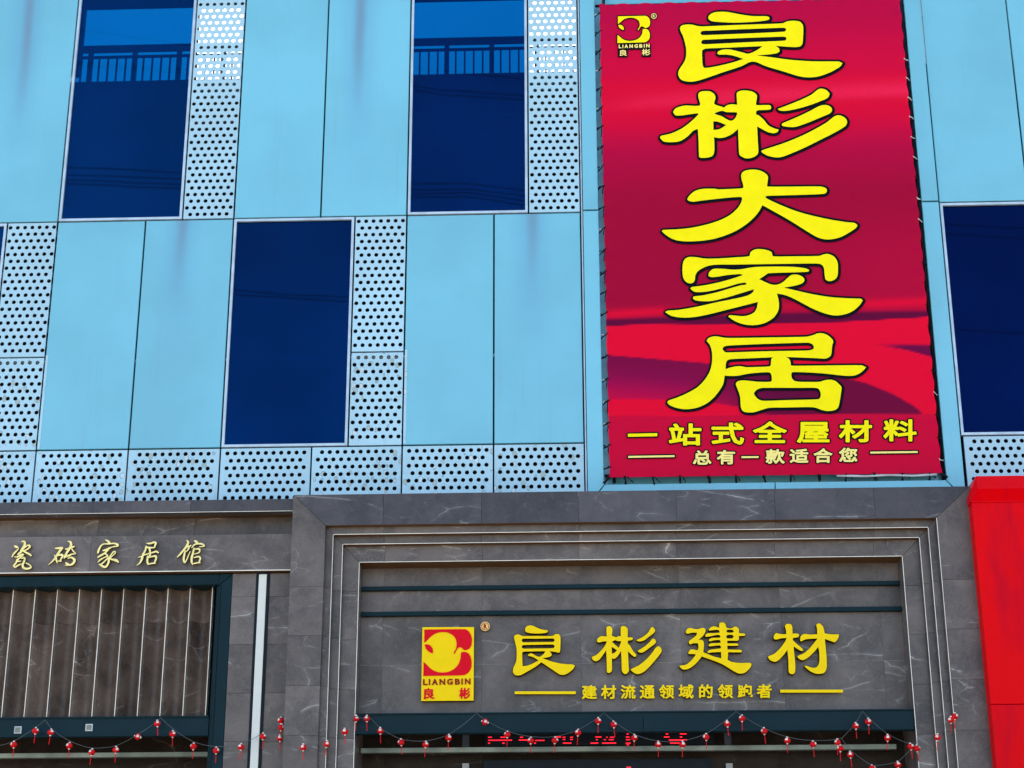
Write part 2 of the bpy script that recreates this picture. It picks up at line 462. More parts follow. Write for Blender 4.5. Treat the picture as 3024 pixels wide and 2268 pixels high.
def glyph(ch):
    """outline loops of a character of Blender's own font, in em units"""
    if ch in GL: return GL[ch]
    cu = bpy.data.curves.new('g', 'FONT'); cu.body = ch; cu.fill_mode = 'FRONT'; cu.resolution_u = 3
    o = bpy.data.objects.new('g', cu); COL.objects.link(o)
    me = bpy.data.meshes.new_from_object(o.evaluated_get(bpy.context.evaluated_depsgraph_get()))
    bpy.data.objects.remove(o); bpy.data.curves.remove(cu)
    cnt = {}; 
    for p in me.polygons:
        vs = list(p.vertices)
        for a, b in zip(vs, vs[1:]+vs[:1]): cnt[(a, b)] = 1
    nx = {}
    for (a, b) in cnt:
        if (b, a) not in cnt: nx.setdefault(a, []).append(b)
    co = [v.co.copy() for v in me.vertices]; loops = []
    while nx:
        st = next(iter(nx)); cur = st; lp = []
        while cur in nx:
            lp.append((co[cur].x, co[cur].y)); v = nx[cur]; n2 = v.pop()
            if not v: del nx[cur]
            cur = n2
            if cur == st: break
        if len(lp) > 2: loops.append(lp)
    bpy.data.meshes.remove(me)
    GL[ch] = loops; return loops
_q = np.concatenate([np.array(l) for l in glyph('国')]); EM0, EM1 = _q.min(0), _q.max(0)
def place(ch, cx, cyy, w, h, own=False):
    """glyph loops scaled into a pixel box centred at (cx, cy)"""
    g = glyph(ch)
    if own: q = np.concatenate([np.array(l) for l in g]); a, b = q.min(0), q.max(0)
    else: a, b = EM0, EM1
    return [[(cx+((x-a[0])/(b[0]-a[0])-.5)*w, cyy-((y-a[1])/(b[1]-a[1])-.5)*h) for x, y in l] for l in g]
def grow(loops, r, cell):
    xs, ys, D = sdf_loops(loops, cell, r+3*cell)
    return [simplify(l, cell*.12) for l in contour(xs, ys, D, r)]
def to_world(loops, y): return [[at(px, py, y) for px, py in l] for l in loops]

# ================================================================== SETTING
structure(mesh_obj('ground', [(-150, -150, 0), (150, -150, 0), (150, 150, 0), (-150, 150, 0)], [(0, 1, 2, 3)], M['ground']))

# ================================================================== UPPER BUILDING
bld = empty('shop_building', (0, 0, 0), 'blue panel-clad shop building with checkered windows and perforated screens above the stone shopfronts', 'building')
ZA, ZB, ZTOP, SL = 10.160, 7.430, 14.2, 12.02
G = .009                                        # half joint
R_X = [-5.870, -4.861, -3.855, -2.865, -1.885, -.900, .075]
box('back_wall', -9, 8.5, .62, .80, 0, SL-.3, M['dark'], bld, 0)
box('side_wall', -9.2, -9.0, .06, 10, 0, SL, M['slab'], bld, 0)
box('side_wall', 8.5, 8.7, .06, 10, 0, SL, M['slab'], bld, 0)
zs = Z(700, 232, .30)
box('roof_slab', -9, 8.5, .30, 10, zs-.30, zs, M['slab'], bld, 0)
box('floor_slab', -9, .08, .12, .60, 9.9, 10.05, M['dark'], bld, 0)
box('floor_slab', 4.08, 8.5, .12, .60, 9.9, 10.05, M['dark'], bld, 0)
# concealed top member behind the screen
zb = Z(400, 14, .12)
box('screen_beam', -9, .0, .10, .22, zb, zb+.3, M['rail'], bld, 0)
box('screen_post', X(243, 100, .12)-.10, X(243, 100, .12), .10, .22, zs+.01, zb, M['rail'], bld, 0)

def panel(x0, x1, z0, z1, streak=None, y=0.0):
    o = box('cladding_panel', x0+G, x1-G, y, y+.035, z0+G, z1-G, M['panel'], bld, .004)
    o.color = ((streak-(x0+x1)/2+.5), 1.0, 1.0 if z1 > 11 else 0.0, 1) if streak is not None else (.5, 0, 0, 1)
    return o
P_MESH = {}
def perforated(x0, x1, z0, z1, nx, mat, phase=0, pitch=.0834, top=None, rows=None):
    w = x1-x0-2*G; h = z1-z0-2*G; R = .0235; k = 16
    key = (round(w, 3), round(h, 3), nx, phase, mat.name)
    px = pitch
    nrow = int((h-.01)/pitch) if rows is None else rows
    vs, fs = [], []
    def V(x, y, z): vs.append((x, y, z)); return len(vs)-1
    def quad(a, b, c, d): fs.append((V(a, 0, c), V(b, 0, c), V(b, 0, d), V(a, 0, d)))
    ztop = h/2-.012 if top is None else h/2-top
    quad(-w/2, w/2, ztop, h/2)
    for r in range(nrow):
        za = ztop-(r+1)*pitch; zb_ = ztop-r*pitch; n = nx-((r+phase) % 2)
        xl = -n*px/2
        quad(-w/2, xl, za, zb_); quad(-xl, w/2, za, zb_)
        for c in range(n):
            cx = xl+(c+.5)*px; cz = (za+zb_)/2; ou = []; inn = []; bk = []
            for j in range(k):
                t = 2*math.pi*j/k; ct, st = math.cos(t), math.sin(t); s = (px/2)/max(abs(ct), abs(st))
                ou.append(V(cx+ct*s, 0, cz+st*s)); inn.append(V(cx+ct*R, 0, cz+st*R)); bk.append(V(cx+ct*R, .012, cz+st*R))
            for j in range(k):
                q = (j+1) % k
                fs.append((ou[j], ou[q], inn[q], inn[j])); fs.append((inn[j], inn[q], bk[q], bk[j]))
    zend = ztop-nrow*pitch
    if zend > -h/2+1e-4: quad(-w/2, w/2, -h/2, zend)
    # folded edges
    for a, b in (((-w/2, -h/2), (-w/2, h/2)), ((w/2, h/2), (w/2, -h/2)), ((-w/2, h/2), (w/2, h/2)), ((w/2, -h/2), (-w/2, -h/2))):
        fs.append((V(a[0], 0, a[1]), V(b[0], 0, b[1]), V(b[0], .03, b[1]), V(a[0], .03, a[1])))
    c = ((x0+x1)/2, 0, (z0+z1)/2)
    if key in P_MESH: me = P_MESH[key]
    else:
        me = bpy.data.meshes.new('perforated_panel'); me.from_pydata(vs, [], fs); me.materials.append(mat); me.update(); P_MESH[key] = me
    o = bpy.data.objects.new('perforated_panel', me); o.color = (.5, 0, 0, 1)
    return link(o, bld, c)
def window(x0, x1, z0, z1, shade=(1, 1, 1)):
    x0 += G; x1 -= G; z0 += G; z1 -= G; f = .028
    w = bpy.data.objects.new('window', None); w.empty_display_size = .2; link(w, bld, ((x0+x1)/2, .02, z0))
    bm = bmesh.new()
    for pts in ([(x0, z0), (x1, z0), (x1-f, z0+f), (x0+f, z0+f)], [(x0, z1), (x0+f, z1-f), (x1-f, z1-f), (x1, z1)],
                [(x0, z0), (x0+f, z0+f), (x0+f, z1-f), (x0, z1)], [(x1, z0), (x1, z1), (x1-f, z1-f), (x1-f, z0+f)]):
        a = [bm.verts.new((x, -.004, z)) for x, z in pts]; b = [bm.verts.new((x, .05, z)) for x, z in pts]
        bm.faces.new(a); bm.faces.new(b[::-1])
        for i in range(4): bm.faces.new((a[i], b[i], b[(i+1) % 4], a[(i+1) % 4]))
    bm_obj('window_frame', bm, M['frame'], w)
    box('window_pane', x0+f-.006, x1-f+.006, .026, .032, z0+f-.006, z1-f+.006, M['glass'], w, 0).color = (*shade, 1)  # object colour dims the light this pane reflects

# upper row
for xj in (-6.865, -4.441, -3.855, -2.865, -1.885, -.510, .075, 4.075, 5.072):
    box('joint_light_stop', xj-.022, xj+.022, .075, .10, ZA, ZTOP, M['black'], bld, 0)  # added black strip, blocks sky light leaking through the joint
box('joint_strip', .082, .097, .004, .03, ZB-.86, ZTOP, M['frame'], bld, 0)
box('joint_light_stop', .06, .12, .19, .21, ZB-.86, ZTOP, M['black'], bld, 0)
panel(-7.86, -6.865, ZA, ZTOP); panel(-6.865, -5.870, ZA, ZTOP, streak=X(80, 100))
window(-5.870, -4.441, ZA, ZTOP)
perforated(-4.441, -3.855, ZA, ZTOP, 7, M['perf'], 0, rows=48, top=ZTOP-ZA-2*G-48*.0834-.012)
panel(-3.855, -2.865, ZA, ZTOP); panel(-2.865, -1.885, ZA, ZTOP, streak=X(1063, 100))
window(-1.885, -.510, ZA, ZTOP, (1, .62, .80))
perforated(-.510, .075, ZA, ZTOP, 7, M['perf'], 0, rows=48, top=ZTOP-ZA-2*G-48*.0834-.012)
panel(4.080, 5.072, ZA+.035, ZTOP); panel(5.072, 6.06, ZA+.035, ZTOP)
# middle row
window(-7.86, -6.445, ZB, ZA)
ZM = Z(60, 1056)
perforated(-6.445, -5.870, ZM, ZA, 7, M['perf'], 0)
perforated(-6.445, -5.870, ZB, ZM, 7, M['perf_worn'], 1)
panel(-5.870, -4.861, ZB, ZA); panel(-4.861, -3.855, ZB, ZA, streak=X(537, 700))
window(-3.855, -2.472, ZB, ZA, (1, .62, .72))
perforated(-2.472, -1.885, ZM, ZA, 7, M['perf'], 0)
perforated(-2.472, -1.885, ZB, ZM, 7, M['perf_worn'], 1)
panel(-1.885, -.900, ZB, ZA); panel(-.900, .075, ZB, ZA, streak=X(1572, 700))
window(4.080, 5.50, ZB+.02, ZA+.035, (1, .18, .42)); perforated(5.50, 6.06, ZB, ZA, 7, M['perf'])
for xe in (-5.870, -1.885):
    box('flaked_edge', xe+G, xe+.036, -.003, -.0005, ZB+.02, ZM+.02, M['perf_worn'], bld, 0).color = (.5, 0, 0, 1)
# bottom band
xs_ = [-7.86, -6.865, -5.870, -4.861, -3.855, -2.865, -1.885, -.900, .075]
for i in range(8): perforated(xs_[i], xs_[i+1], ZB-.834-2*G-.02, ZB, 11, M['perf'] if i == 4 else M['perf_worn'], i % 2, pitch=.0834)
perforated(4.10, 5.09, ZB-.86, ZB+.02, 11, M['perf'], 1); perforated(5.09, 6.08, ZB-.86, ZB+.02, 11, M['perf'], 1)
# galvanised channel that shows through the holes at the panel joint
box('back_rail', -9, .05, .05, .09, ZM-.055, ZM-.025, M['frame'], bld, 0)
# backs of the solid cladding
box('backing_sheet', -9, .05, .10, .11, ZA-.04, ZA+.02, M['black'], bld, 0)

# pilasters and sill round the banner
PX0, PX1, PX2, PX3 = .105, .275, 3.885, 4.070
zs0 = Z(2300, 1424, -.03)
mz = zs0-.20; yb = -.03
for zt0, zt1 in ((zs0, ZA), (ZA+2*G, ZTOP)):
    bt = zt0 if zt0 > zs0+.1 else None
    if bt: 
        box('pilaster_panel', PX0, PX1, yb, .16, zt0, zt1, M['panel'], bld, .004).color = (.5, 0, 0, 1)
        box('pilaster_panel', PX2, PX3, yb, .16, zt0+.03, zt1, M['panel'], bld, .004).color = (.5, 0, 0, 1)
    else:
        prism('pilaster_panel', [(PX0, mz-.01), (PX1, zs0-.004), (PX1, zt1), (PX0, zt1)], yb, .16, M['panel'], bld, .004).color = (.5, 0, 0, 1)
        prism('pilaster_panel', [(PX3, mz-.01), (PX3, zt1+.03), (PX2, zt1+.03), (PX2, zs0-.004)], yb, .16, M['panel'], bld, .004).color = (.5, 0, 0, 1)
xm = X(2288, 1430)
prism('sill_panel', [(PX0+.02, mz-.01), (xm-.005, mz-.01), (xm-.005, zs0), (PX1+.012, zs0)], yb, .16, M['panel'], bld, .004).color = (.5, 0, 0, 1)
prism('sill_panel', [(xm+.005, mz-.01), (PX3-.02, mz-.01), (PX2-.012, zs0), (xm+.005, zs0)], yb, .16, M['panel'], bld, .004).color = (.5, 0, 0, 1)
box('recess_sheet', PX1-.05, PX2+.05, .12, .135, zs0-.1, ZTOP, M['panel'], bld, 0).color = (.5, 0, 0, 1)

# railing on the roof behind the screen
rl = empty('roof_railing', (0, .9, zs), 'dark steel balustrade on the roof seen through the blue glass at the top', 'railing')
ry = .75
z_top = Z(700, 137, ry); z_mid = Z(700, 161, ry)
box('handrail', -8.8, .3, ry-.035, ry+.035, z_top-.035, z_top+.035, M['rail'], rl, 0)
box('rail', -8.8, .3, ry-.015, ry+.015, z_mid-.014, z_mid+.014, M['rail'], rl, 0)
xp = X(398, 180, ry)
i = 0; dx = .1095
while xp-dx*i > -8.8: i += 1
k0 = -i; x = xp+k0*dx
kk = k0
while x < .3:
    if kk % 5 == 0: box('post', x-.028, x+.028, ry-.025, ry+.025, zs, z_top-.035, M['rail'], rl, 0)
    else: box('baluster', x-.010, x+.010, ry-.01, ry+.01, zs+.05, z_mid-.014, M['rail'], rl, 0)
    kk += 1; x += dx

# ================================================================== BANNER
BY = -.06
bx0, bx1 = .338, 3.832; bz0, bz1 = 7.022, 12.808
ban = empty('advertising_banner', (bx0, BY, bz0), 'tall crimson printed banner with huge yellow characters laced to a frame', 'banner')
def hexl(r, g, b):
    f = lambda c: ((c/255+.055)/1.055)**2.4 if c > 10 else c/255/12.92
    return np.array([f(r), f(g), f(b)])
def sm(a, b, x): 
    t = min(1, max(0, (x-a)/(b-a))); return t*t*(3-2*t)
PR = dict(a=hexl(178, 8, 68), b=hexl(200, 8, 62), dk=hexl(150, 4, 52), pu=hexl(86, 6, 58), br=hexl(222, 8, 52), st=hexl(236, 96, 88), low=hexl(196, 8, 58))
def curve(xs, ys, x): return float(np.interp(x, xs, ys))
def print_col(px, py):
    u = (px-1780)/960
    tl = 22*u                                   # the print's bands tilt with the facade in the picture
    y = py+tl
    c = PR['a'].copy()
    c = c+(PR['b']-c)*sm(40, 210, y)
    c = c+(PR['br']*.92-c)*sm(210, 262, y)*.7
    c = c+(PR['a']-c)*sm(318, 470, y)
    c = c+(PR['dk']-c)*sm(380, 620, y)*.85
    # streak
    sc = curve([1780, 2000, 2300, 2680], [318, 298, 284, 268], px)
    k = math.exp(-((py-sc)/(17 if py > sc else 30))**2)*curve([1780, 1900, 2100, 2500, 2690], [.12, .5, .75, .8, 1.0], px)
    k *= 1-.0
    k *= .85+.15*math.sin(px*.31+py*.5)*math.sin(px*.083)+.1*random.uniform(-1, 1)
    c = c+(PR['st']-c)*min(1, max(0, k*.85))
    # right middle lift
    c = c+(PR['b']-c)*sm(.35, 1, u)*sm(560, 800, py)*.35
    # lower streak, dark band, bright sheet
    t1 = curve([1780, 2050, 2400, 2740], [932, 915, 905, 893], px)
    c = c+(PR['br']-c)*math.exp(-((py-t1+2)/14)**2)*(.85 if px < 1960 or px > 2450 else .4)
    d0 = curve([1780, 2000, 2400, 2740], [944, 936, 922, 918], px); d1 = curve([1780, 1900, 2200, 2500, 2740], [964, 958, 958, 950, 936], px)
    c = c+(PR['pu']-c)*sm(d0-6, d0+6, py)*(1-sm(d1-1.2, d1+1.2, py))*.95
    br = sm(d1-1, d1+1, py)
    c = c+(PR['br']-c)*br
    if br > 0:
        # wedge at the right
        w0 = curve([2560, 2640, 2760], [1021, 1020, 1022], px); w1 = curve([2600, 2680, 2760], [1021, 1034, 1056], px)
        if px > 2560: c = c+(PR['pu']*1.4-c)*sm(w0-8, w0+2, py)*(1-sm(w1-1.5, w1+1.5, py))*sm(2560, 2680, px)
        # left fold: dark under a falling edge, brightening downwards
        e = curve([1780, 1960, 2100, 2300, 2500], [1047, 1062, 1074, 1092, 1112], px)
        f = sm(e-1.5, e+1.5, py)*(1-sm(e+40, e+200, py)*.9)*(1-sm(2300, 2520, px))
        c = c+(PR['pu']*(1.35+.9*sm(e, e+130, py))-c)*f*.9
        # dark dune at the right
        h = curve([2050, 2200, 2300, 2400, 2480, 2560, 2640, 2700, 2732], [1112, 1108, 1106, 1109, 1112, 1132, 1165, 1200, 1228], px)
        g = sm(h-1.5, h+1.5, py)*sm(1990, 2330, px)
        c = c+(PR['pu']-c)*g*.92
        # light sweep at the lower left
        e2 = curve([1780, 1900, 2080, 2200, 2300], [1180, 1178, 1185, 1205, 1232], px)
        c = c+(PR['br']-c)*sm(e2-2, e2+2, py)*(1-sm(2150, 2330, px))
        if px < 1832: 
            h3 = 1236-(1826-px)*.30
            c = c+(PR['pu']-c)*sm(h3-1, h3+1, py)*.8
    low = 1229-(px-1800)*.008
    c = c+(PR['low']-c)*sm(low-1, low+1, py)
    return c
NX, NZ = 170, 330
me = bpy.data.meshes.new('banner_sheet'); vv = []; cols = []
ban_rng = np.random.RandomState(3)
for j in range(NZ+1):
    for i in range(NX+1):
        u, v = i/NX, j/NZ
        x = bx0+(bx1-bx0)*u; z = bz0+(bz1-bz0)*v
        ed = min(u, 1-u, v*1.6, (1-v)*1.6)
        # slack scallops between the lacing points along the edges
        k = max(0, 1-ed/.012)
        x += (0.004*math.cos(v*2*math.pi*23)*k)*(1 if u > .5 else -1) if ed == min(u, 1-u) else 0
        z += (0.004*math.cos(u*2*math.pi*13)*k)*(1 if v > .5 else -1) if ed < min(u, 1-u) else 0
        y = .0016*math.sin(7*u+3*v*3)+.0016*math.sin(17*v+2*u)-.010*math.exp(-min(u, 1-u)/.018)*math.cos(v*2*math.pi*23)-.010*math.exp(-min(v, 1-v)/.012)*math.cos(u*2*math.pi*13)
        vv.append((x-bx0, y, z-bz0))
        d = np.array([x, BY, z])-CAM; q = FOC/(d @ FWD); cols.append(print_col(1512+q*(d @ RGT), 1134-q*(d @ UPV)))
ff = [(j*(NX+1)+i, j*(NX+1)+i+1, (j+1)*(NX+1)+i+1, (j+1)*(NX+1)+i) for j in range(NZ) for i in range(NX)]
me.from_pydata(vv, [], ff)
ca = me.color_attributes.new('print', 'FLOAT_COLOR', 'POINT')
ca.data.foreach_set('color', np.concatenate([np.clip(np.array(cols), 0, 1), np.ones((len(cols), 1))], 1).ravel())
m, t, n, b = newmat('banner_print')
at_ = n.new('ShaderNodeAttribute'); at_.attribute_name = 'print'
wv = noise(t, coords(t, scale=(1, 1, 6), rand=False), 90, 2)
pc = mixc(t, math_n(t, 'MULTIPLY', wv, .22), at_.outputs['Color'], (.02, 0, .01))
gn = n.new('ShaderNodeMix'); 
L(t, mixc(t, 1.0, pc, (1.10, .15, .80), 'MULTIPLY'), b.inputs['Base Color'])
n.remove(gn)
b.inputs['Roughness'].default_value = .5; b.inputs['Specular IOR Level'].default_value = .06
bump(t, b, noise(t, coords(t, rand=False), 6, 3), .1, .01)
me.materials.append(m); me.polygons.foreach_set('use_smooth', [True]*len(me.polygons)); me.update()
sheet = bpy.data.objects.new('banner_sheet', me); link(sheet, ban, (bx0, BY, bz0))

# steel carrier frame and lacing
fr = bpy.data.objects.new('carrier_frame', None); link(fr, ban, (bx0, 0, bz0))
fy = .0
tube('frame_tube', [(bx1+.038, fy+.03, bz0-.05), (bx1+.038, fy+.03, 14)], .022, M['black'], fr, 8)
tube('frame_tube', [(bx0+.05, fy+.05, bz0-.03), (bx0+.05, fy+.05, 14)], .018, M['black'], fr, 8)
tube('frame_tube', [(bx0-.05, fy+.05, bz0+.05), (bx1+.04, fy+.05, bz0+.05)], .018, M['black'], fr, 8)
tube('frame_tube', [(bx0-.05, fy+.05, bz1+.05), (bx1+.04, fy+.05, bz1+.05)], .018, M['black'], fr, 8)
def lace(p0, p1, mat, r=.0065):
    p0 = Vector(p0); p1 = Vector(p1); pts = []
    for i in range(5):
        q = p0.lerp(p1, i/4); q.z += random.uniform(-.008, .008); q.x += random.uniform(-.004, .004); pts.append(q)
    rs = [r*random.uniform(.8, 1.7) for _ in pts]
    tube('lacing_rope', pts, rs, mat, ban, 5)
zz = bz0+.12
while zz < bz1:
    dz = random.uniform(.0, .04)
    lace((bx0+.012, BY-.004, zz), (PX1+.004, .02, zz-dz), M['rope'])
    if random.random() < .6: lace((bx0-.002, BY+.01, zz), (bx0-.01, .02, zz-random.uniform(.06, .14)), M['rope'], .004)
    lace((PX1+.003, -.01, zz-.01), (PX1+.028, -.02, zz-.004), M['rope_white'] if random.random() < .4 else M['rope'], .005)
    lace((bx1-.01, BY-.004, zz+.03), (PX2-.004, -.01, zz+.03-dz*.4), M['rope_white'] if random.random() < .45 else M['rope'], .005)
    zz += .2515+random.uniform(-.012, .012)
xx = bx0+.16
while xx < bx1:
    lace((xx, BY-.004, bz0+.01), (xx+random.uniform(-.01, .03), -.02, zs0-.002), M['rope'], .009)
    lace((xx+.02, BY+.004, bz0+.002), (xx+random.uniform(.03, .10), .03, bz0-.03), M['rope'], .004)
    xx += .292
lace((PX1-.0, BY, zs0+.0), (bx0+.02, BY, bz0+.03), M['rope'], .012)
lace((PX2, BY, zs0+.02), (bx1-.02, BY, bz0+.02), M['rope'], .012)
# white folded hem that shows at the lower right
tube('loose_hem', [(bx1-1.1, BY+.01, bz0-.012), (bx1-.8, BY+.01, bz0-.022), (bx1-.55, BY+.01, bz0-.012), (bx1-.3, BY+.01, bz0-.024), (bx1-.05, BY+.01, bz0-.012)], .013, M['rope_white'], ban)

# characters on the banner
B1 = dict(
 liang=((1960, 10, 3.95), "520,170 540,130 600,103 700,97 780,107 900,130 1040,148 1200,150 1235,165 1225,190 1150,205 1000,218 800,224 600,213 545,200; 190,290 205,262 250,248 330,248 400,265 470,268 900,250 1380,233 1450,208 1530,203 1590,215 1622,255 1628,320 1620,460 1600,495 1560,508 1480,508 1305,495 1345,525 1352,560 1320,580 1230,595 1080,605 1300,635 1500,660 1750,676 2040,678 2085,698 2060,735 1950,800 1820,848 1700,863 1580,850 1400,795 1200,735 1040,678 900,735 700,800 500,870 370,908 280,912 210,893 175,850 172,800 195,750 235,690 258,630 262,540 248,460 225,380 200,330; 430,345 450,322 520,318 900,302 1380,284 1420,290 1428,312 1405,330 1000,350 480,370 440,365; 435,455 455,428 520,422 900,405 1390,388 1425,395 1433,415 1410,435 1000,452 490,477 450,472; 460,540 500,526 700,518 1150,498 1120,525 1050,565 985,587 930,575 850,555 770,538 690,540 635,562 625,585 650,597 730,597 820,612 930,648 800,690 620,733 500,752 465,745 452,700 447,560"),
 bin=((1930, 240, 3.6867), "213,335 235,300 290,275 360,264 440,268 500,265 508,245 490,180 488,140 510,115 560,107 620,112 660,140 674,180 662,225 665,250 700,265 740,275 765,285 800,262 850,250 905,255 910,250 905,150 912,120 950,103 1010,100 1080,115 1120,145 1125,180 1115,250 1130,260 1265,260 1280,285 1265,308 1140,315 1118,330 1115,360 1150,375 1200,420 1250,480 1320,515 1362,525 1350,550 1310,565 1250,555 1190,525 1127,490 1135,650 1138,780 1090,825 1020,840 970,825 935,795 925,650 920,518 860,570 790,605 720,618 658,608 662,700 660,770 640,812 590,830 520,833 497,820 490,650 482,518 430,540 370,600 290,650 200,663 110,655 70,615 80,595 200,565 330,500 440,410 490,360 480,348 400,358 300,372 240,370; 662,352 700,332 752,322 790,335 900,338 913,352 890,400 848,430 800,415 740,380 690,365; 650,435 700,440 792,476 720,520 652,530; 1350,300 1375,293 1500,245 1620,195 1720,145 1790,90 1830,80 1880,95 1918,135 1895,180 1820,215 1700,260 1560,300 1440,322 1375,318; 1395,470 1410,455 1540,400 1680,335 1800,272 1860,258 1915,270 1943,305 1925,345 1850,380 1720,435 1600,480 1530,498 1450,495 1405,485; 1172,762 1190,748 1400,680 1600,600 1760,520 1880,450 1970,382 2020,370 2080,395 2107,440 2085,490 1950,570 1800,645 1650,720 1500,785 1400,822 1330,828 1250,812 1190,782"),
 da=((1940, 490, 3.5677), "322,345 345,310 400,265 480,242 600,240 660,247 900,235 912,215 890,130 893,80 930,50 1010,38 1090,50 1150,85 1170,120 1160,210 1170,218 1400,218 1720,217 1780,235 1790,265 1770,290 1700,298 1400,308 1160,315 1140,325 1160,345 1300,410 1450,470 1600,515 1800,560 2000,593 2080,600 2113,625 2095,655 2020,705 1920,755 1800,775 1700,755 1600,700 1400,575 1250,490 1112,413 1060,500 960,600 820,690 650,755 500,785 350,795 230,788 150,762 80,715 52,688 65,675 250,665 400,645 550,610 680,565 780,510 850,445 885,390 898,345 885,328 800,330 600,350 450,368 380,377 330,365"),
 jia=((1950, 720, 3.5677), "240,200 260,160 300,140 370,140 470,155 600,155 800,142 935,130 950,90 990,62 1040,55 1120,65 1172,88 1178,110 1190,132 1400,132 1670,128 1720,112 1770,107 1830,135 1865,190 1872,270 1865,340 1835,378 1780,393 1742,375 1732,330 1722,250 1690,215 1620,207 1200,212 800,218 580,220 480,240 400,285 370,330 365,370 350,405 310,417 265,395 240,350 233,270; 507,335 515,300 560,265 650,263 760,272 850,268 1000,245 1200,240 1400,243 1530,258 1568,275 1560,292 1480,298 1140,310 1100,335 1042,373 1110,405 1170,428 1230,430 1290,405 1340,360 1385,328 1440,325 1495,345 1518,380 1495,415 1420,440 1300,462 1400,485 1600,530 1800,562 2000,575 2110,578 2133,595 2105,640 2040,700 1960,738 1850,755 1740,735 1600,680 1450,600 1330,545 1228,522 1245,590 1250,660 1235,720 1190,780 1120,825 1040,850 950,857 850,840 770,805 715,765 735,752 850,762 920,755 985,725 1015,680 1028,612 900,645 700,695 500,745 350,772 230,777 120,760 52,720 75,705 200,695 400,660 600,615 800,575 920,545 975,510 987,478 850,520 700,565 550,600 450,605 370,595 342,575 355,555 450,543 600,510 750,465 850,438 902,430 908,415 885,408 800,425 700,455 560,490 450,507 360,505 315,470 335,455 450,440 600,410 750,370 870,330 840,318 700,330 600,347 530,350"),
 ju=((1960, 970, 3.5677), "452,130 475,100 530,83 580,87 650,98 750,100 1200,93 1500,87 1580,68 1620,52 1680,52 1740,80 1785,130 1775,180 1765,270 1745,300 1700,317 1600,312 1290,300 1320,320 1335,350 1340,385 1360,393 1700,390 2080,388 2132,408 2105,440 2060,475 2000,497 1900,497 1700,475 1500,462 1360,460 1345,475 1350,520 1380,553 1450,562 1640,562 1700,545 1760,540 1810,555 1850,590 1873,620 1868,680 1850,790 1835,835 1800,860 1730,870 1670,860 1600,835 1540,828 1300,832 1120,835 1040,855 950,882 870,883 830,865 812,820 805,720 780,640 760,585 780,558 830,547 930,555 1000,562 1120,562 1138,550 1137,500 1118,465 1050,462 900,475 780,497 690,500 642,495 628,580 590,650 530,725 460,785 380,825 300,845 220,850 130,835 60,805 38,780 50,760 150,725 260,675 360,615 440,530 490,440 510,340 508,250 490,180; 618,215 635,192 680,180 1000,165 1400,152 1520,150 1565,165 1582,195 1570,220 1520,232 1100,240 700,252 645,248; 652,430 655,370 672,335 720,322 950,312 1155,303 1135,320 1128,385 1110,400 950,407 870,408 810,398 760,400 700,412; 952,690 965,660 1000,635 1060,625 1400,625 1590,625 1635,640 1655,690 1645,735 1610,747 1300,755 1050,762 990,740"))
yo, yi = BY-.008, BY-.012
for k, ((ox, oy, sc), s) in B1.items():
    loops = [smooth_loop([(ox+x/sc, oy+y/sc) for x, y in l]) for l in parse(s)]
    xs, ys, D = sdf_loops(loops, 2.0, 14)
    # printed edge: thicker to the lower right
    out = [simplify([(x+1.3, y+1.6) for x, y in l], .25) for l in contour(xs, ys, D, 7.4)]
    flat('character_outline', to_world(out, yo), yo, 0, M['print_black'], ban)
    flat('printed_character', to_world(loops, yi), yi, 0, M['print_yellow'], ban)
def c8(x, y): return 1800+x/2.212, 1200+y/2.212
def print_text(chars, w, h, bold, outl, mat):
    allg = []
    for ch, (x, y) in chars:
        px, py = c8(x, y)
        lp = place(ch, px, py, w/2.212, h/2.212)
        g = grow(lp, bold, .55)
        flat('printed_character', to_world(g, yi), yi, 0, mat, ban)
        o2 = [l for l in grow(lp, bold+outl, 1.0)]
        flat('character_outline', to_world(o2, yo), yo, 0, M['print_black'], ban)
ln1 = [('站', (493, 187)), ('式', (770, 181)), ('全', (1047, 175)), ('屋', (1333, 170)), ('材', (1608, 166)), ('料', (1898, 160))]
print_text(ln1, 184, 128, 2.3, 4.0, M['print_yellow'])
ln2 = [('总', (605, 337)), ('有', (762, 334)), ('款', (1082, 329)), ('适', (1238, 326)), ('合', (1394, 324)), ('您', (1560, 320))]
print_text(ln2, 104, 84, 1.55, 3.6, M['print_cream'])
def bar(x0, x1, y0, y1, th, mat):
    a = c8(x0, y0); b_ = c8(x1, y1); h = th/2/2.212
    lp = [[(a[0], a[1]-h), (b_[0], b_[1]-h), (b_[0], b_[1]+h), (a[0], a[1]+h)]]
    flat('printed_rule', to_world(lp, yi), yi, 0, mat, ban)
    flat('rule_outline', to_world(grow(lp, 4.0, 1.0), yo), yo, 0, M['print_black'], ban)
bar(120, 312, 189, 185, 20, M['print_yellow']); bar(122, 425, 330, 325, 12, M['print_cream'])
bar(862, 974, 332, 331, 12, M['print_cream']); bar(1703, 2013, 302, 298, 12, M['print_cream'])

